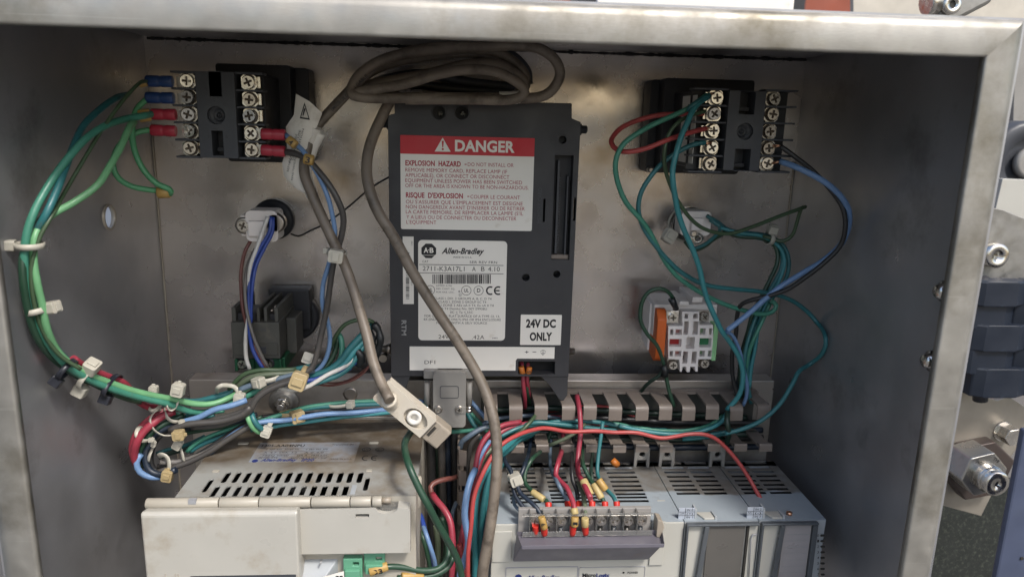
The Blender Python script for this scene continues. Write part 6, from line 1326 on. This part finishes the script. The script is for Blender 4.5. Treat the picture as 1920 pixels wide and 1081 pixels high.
wire('green wire with a sleeve right of the fattest sleeve', 'forest', 1.25, '1094,806,54 1093,830,60 1092,848,80 1094,870 1104,892 1114,908 1126,926 1133,942', (84, 100, 114, 124), G, (marker('1113,906,116 1128,934,122', '', 'marker_cream', 1.65), ferrule('1134,940,124 1135,957,127')))
wire('green wire with the rightmost yellow sleeve', 'teal', 1.2, '1130,790 1126,816 1121,850 1119,886 1126,902 1138,918 1150,930 1155,942', (82, 92, 110, 122), G, (marker('1122,898,117 1136,918,120', '', 'marker_yellow', 1.7), ferrule('1156,940,124 1157,957,127')))
wire('thin dark wire coming down beside the green ones', 'dkgreen', 1.1, '1112,806,54 1111,830,60 1110,850,76 1108,880 1112,905', (82, 96, 110), G)
MB().tube([P(1148, 862, 86), P(1152, 866, 87), P(1157, 870, 86)], 2.2, 10).build('wire_marker', 'marker_orange', label='loose orange marker ring on the controller grille', cat='wire marker')

# =============================================================== cable ties
tie('white tie round the loom at mid height of the left wall', 55, 460, 150, 92, 4.2, 4.2, heads=((165, 1.0),))
tie('white tie with a long head on the loom lower on the left wall', 76, 578, 150, 80, 4.2, 4.0, heads=((12, 1.15),), tail=(108, 585, 150))
tie('black tie nearest the left wall on the lower loom', 125, 692, 138, 38, 4.2, 4.0, 'tie_black', ((160, 1.15),))
tie('white tie with two blocky heads between the black ties', 166, 706, 126, 30, 4.4, 4.0, heads=((20, 1.45), (170, 1.35)))
tie('black tie further right on the lower loom', 210, 722, 116, 22, 4.4, 4.0, 'tie_black', ((165, 1.2),))
tie('white tie over the grey wires under the contact block', 506, 706, 92, 80, 4.6, 4.4, heads=((120, 1.3),))
tie('large amber tie cluster beside the stud', 566, 706, 90, 20, 4.2, 4.0, 'tie_amber', ((80, 1.9),))
tie('white cut tie head above the amber cluster', 578, 672, 70, 20, 2.0, 2.0, heads=((70, 1.3),))
tie('amber tie hanging from the stud', 546, 776, 84, 85, 4.6, 3.6, 'tie_amber', ((60, 1.5),), w=4.0)
tie('thin white tie on the green pair under the terminal', 635, 758, 76, 85, 4.0, 2.6, heads=((15, 1.0),), w=2.)
tie('pale tie between the drive and the stud', 506, 800, 88, 20, 2.4, 2.4, heads=((80, 1.2),))
tie('dirty white tie where the blue pair meets the beige cable', 632, 474, 90, 100, 4.6, 4.6, heads=((85, 1.5), (185, .7)))
tie('white tie on the teal bundle right of the right pilot light', 1442, 446, 54, 8, 3.6, 3.2, heads=((15, 1.3),))
tie('dirty white tie head left of the right pilot light', 1250, 443, 22, 30, 2.0, 2.0, heads=((80, 1.7),))
tie('white tie on the black wires above the controller strip', 963, 892, 112, 70, 2.6, 2.8, heads=((80, 1.35),), tail=(974, 908, 115))
tie_path('white tie with a tall head where the loom splits', '337,740 333,752 329,762 321,768 314,764 312,757', 100, (334, 730), 1.35, 14, w=1.5)
tie_path('big white tie loop with an amber head below the split', '304,769 293,770 285,777 281,788 286,802 296,811 308,816 322,816', 108, (335, 815), 1.15, 84, mh='tie_amber')
tie_path('white tie loop further down the crimson turn', '266,798 259,803 256,812 259,820 268,826 279,825', 108, (283, 824), .5, 80)
tie_path('white tie loop at the start of the crimson turn', '308,766 310,776 316,785 326,790 337,790', 104, (340, 790), .5, 80)
tie_path('white tie half hidden behind the loom left of the tall head', '277,762 284,769 293,768 300,760 299,752', 98, (288, 731), .95, 5)
tie_path('white double tie loop left of the stud', '406,736 409,726 416,722 428,722 438,724 445,731 447,741', 96, (449, 747), 1.25, 8, w=1.3)
tie_path('white wide tie at the bottom of the lower left loop', '297,855 306,852 314,858 317,870 316,882', 106, (314, 891), 1.2, 12, mh='tie_amber', w=1.7)
tie_path('white upright tie on the grey bundle right of the loop', '336,836 340,845 343,856 344,864', 102, (333, 833), 1.0, 30)
tie_path('thin soiled tie inside the lower left loop', '289,834 284,844 280,854 278,864', 100, (288, 832), .55, 10)
G9 = 'thin wires tangled between the looms'
for (lab, c, r, pts, ds) in [
    ('thin teal wire tangled below the tall tie head', 'teal', 1.1, '322,776 340,786 352,778 366,776 384,782 402,778', (92, 90)),
    ('thin green wire tangled below the tall tie head', 'sea', 1.1, '318,780 334,776 350,786 370,782 396,774 420,770', (90, 90)),
    ('thin navy wire under the sky blue wires', 'navy', 1.3, '330,806 370,800 410,794 444,790 480,776', (92, 88)),
    ('forest wire below the brown grey cable', 'forest', 1.2, '340,812 380,806 420,800 456,792 490,782', (88, 86)),
    ('dusky wire under the amber tie cluster', 'dusk', 1.5, '470,742 500,730 528,716 556,704 580,690 600,672', (84, 80)),
    ('moss wire through the white tie below the contact block', 'moss', 1.6, '450,752 470,736 496,722 520,714 548,708', (84, 82)),
    ('olive wire dropping from the tied cluster', 'olive', 1.2, '436,752 448,736 466,724 488,716 508,712', (80, 80)),
    ('thin dark wire at the back of the lower left loop', 'dkgreen', 1.3, '300,858 320,850 350,842 390,826 430,812 470,800', (84, 82)),
    ('teal wire at the back of the lower left loop', 'teal', 1.2, '296,850 318,842 350,834 384,818', (82, 82)),
    ('navy wire along the top edge of the drive', 'navy', 1.5, '520,786 560,780 620,776 690,772 750,770 800,776', (62, 60)),
    ('green wire disappearing behind the serial plug', 'forest', 1.3, '740,760 770,768 800,780 830,800 870,806', (54, 52)),
    ('sky blue wire end beside the serial plug', 'sky', 1.5, '770,754 786,752 802,758', (60, 58)),
    ('crimson wire end under the serial plug', 'crimson', 1.4, '790,776 802,778 816,782', (56, 56)),
    ('sea wire left of the fingers under the serial plug', 'sea', 1.5, '880,772 894,786 906,800 916,812', (52, 54)),
]: wire(lab, c, r, pts, ds, G9)
for (lab, c, r, pts, ds) in [  # dark wires added to fill the deep gap in place of its shade
    ('added thick black wire for the shade deep beside the drive', 'black', 3.0, '806,800 808,860 810,940 812,1040 812,1120', (50, 54)),
    ('added thick dark green wire for the shade deep beside the drive', 'dkgreen', 3.0, '820,815 824,880 826,960 828,1060 828,1130', (48, 52)),
    ('added thick navy wire for the shade deep beside the drive', 'navy', 3.0, '838,810 840,880 842,960 844,1060 844,1130', (48, 52)),
    ('second added thick black wire for the shade against the vertical duct', 'black', 3.0, '852,806 853,870 854,950 856,1060 856,1130', (50, 52)),
    ('added dusky wire for the shade between the thick black ones', 'dusk', 2.4, '828,820 830,900 834,980 836,1080 836,1130', (54, 58)),
]: wire(lab, c, r, pts, ds, 'dark wires added as shade in the gap beside the drive')
print('objects', len(bpy.data.objects))
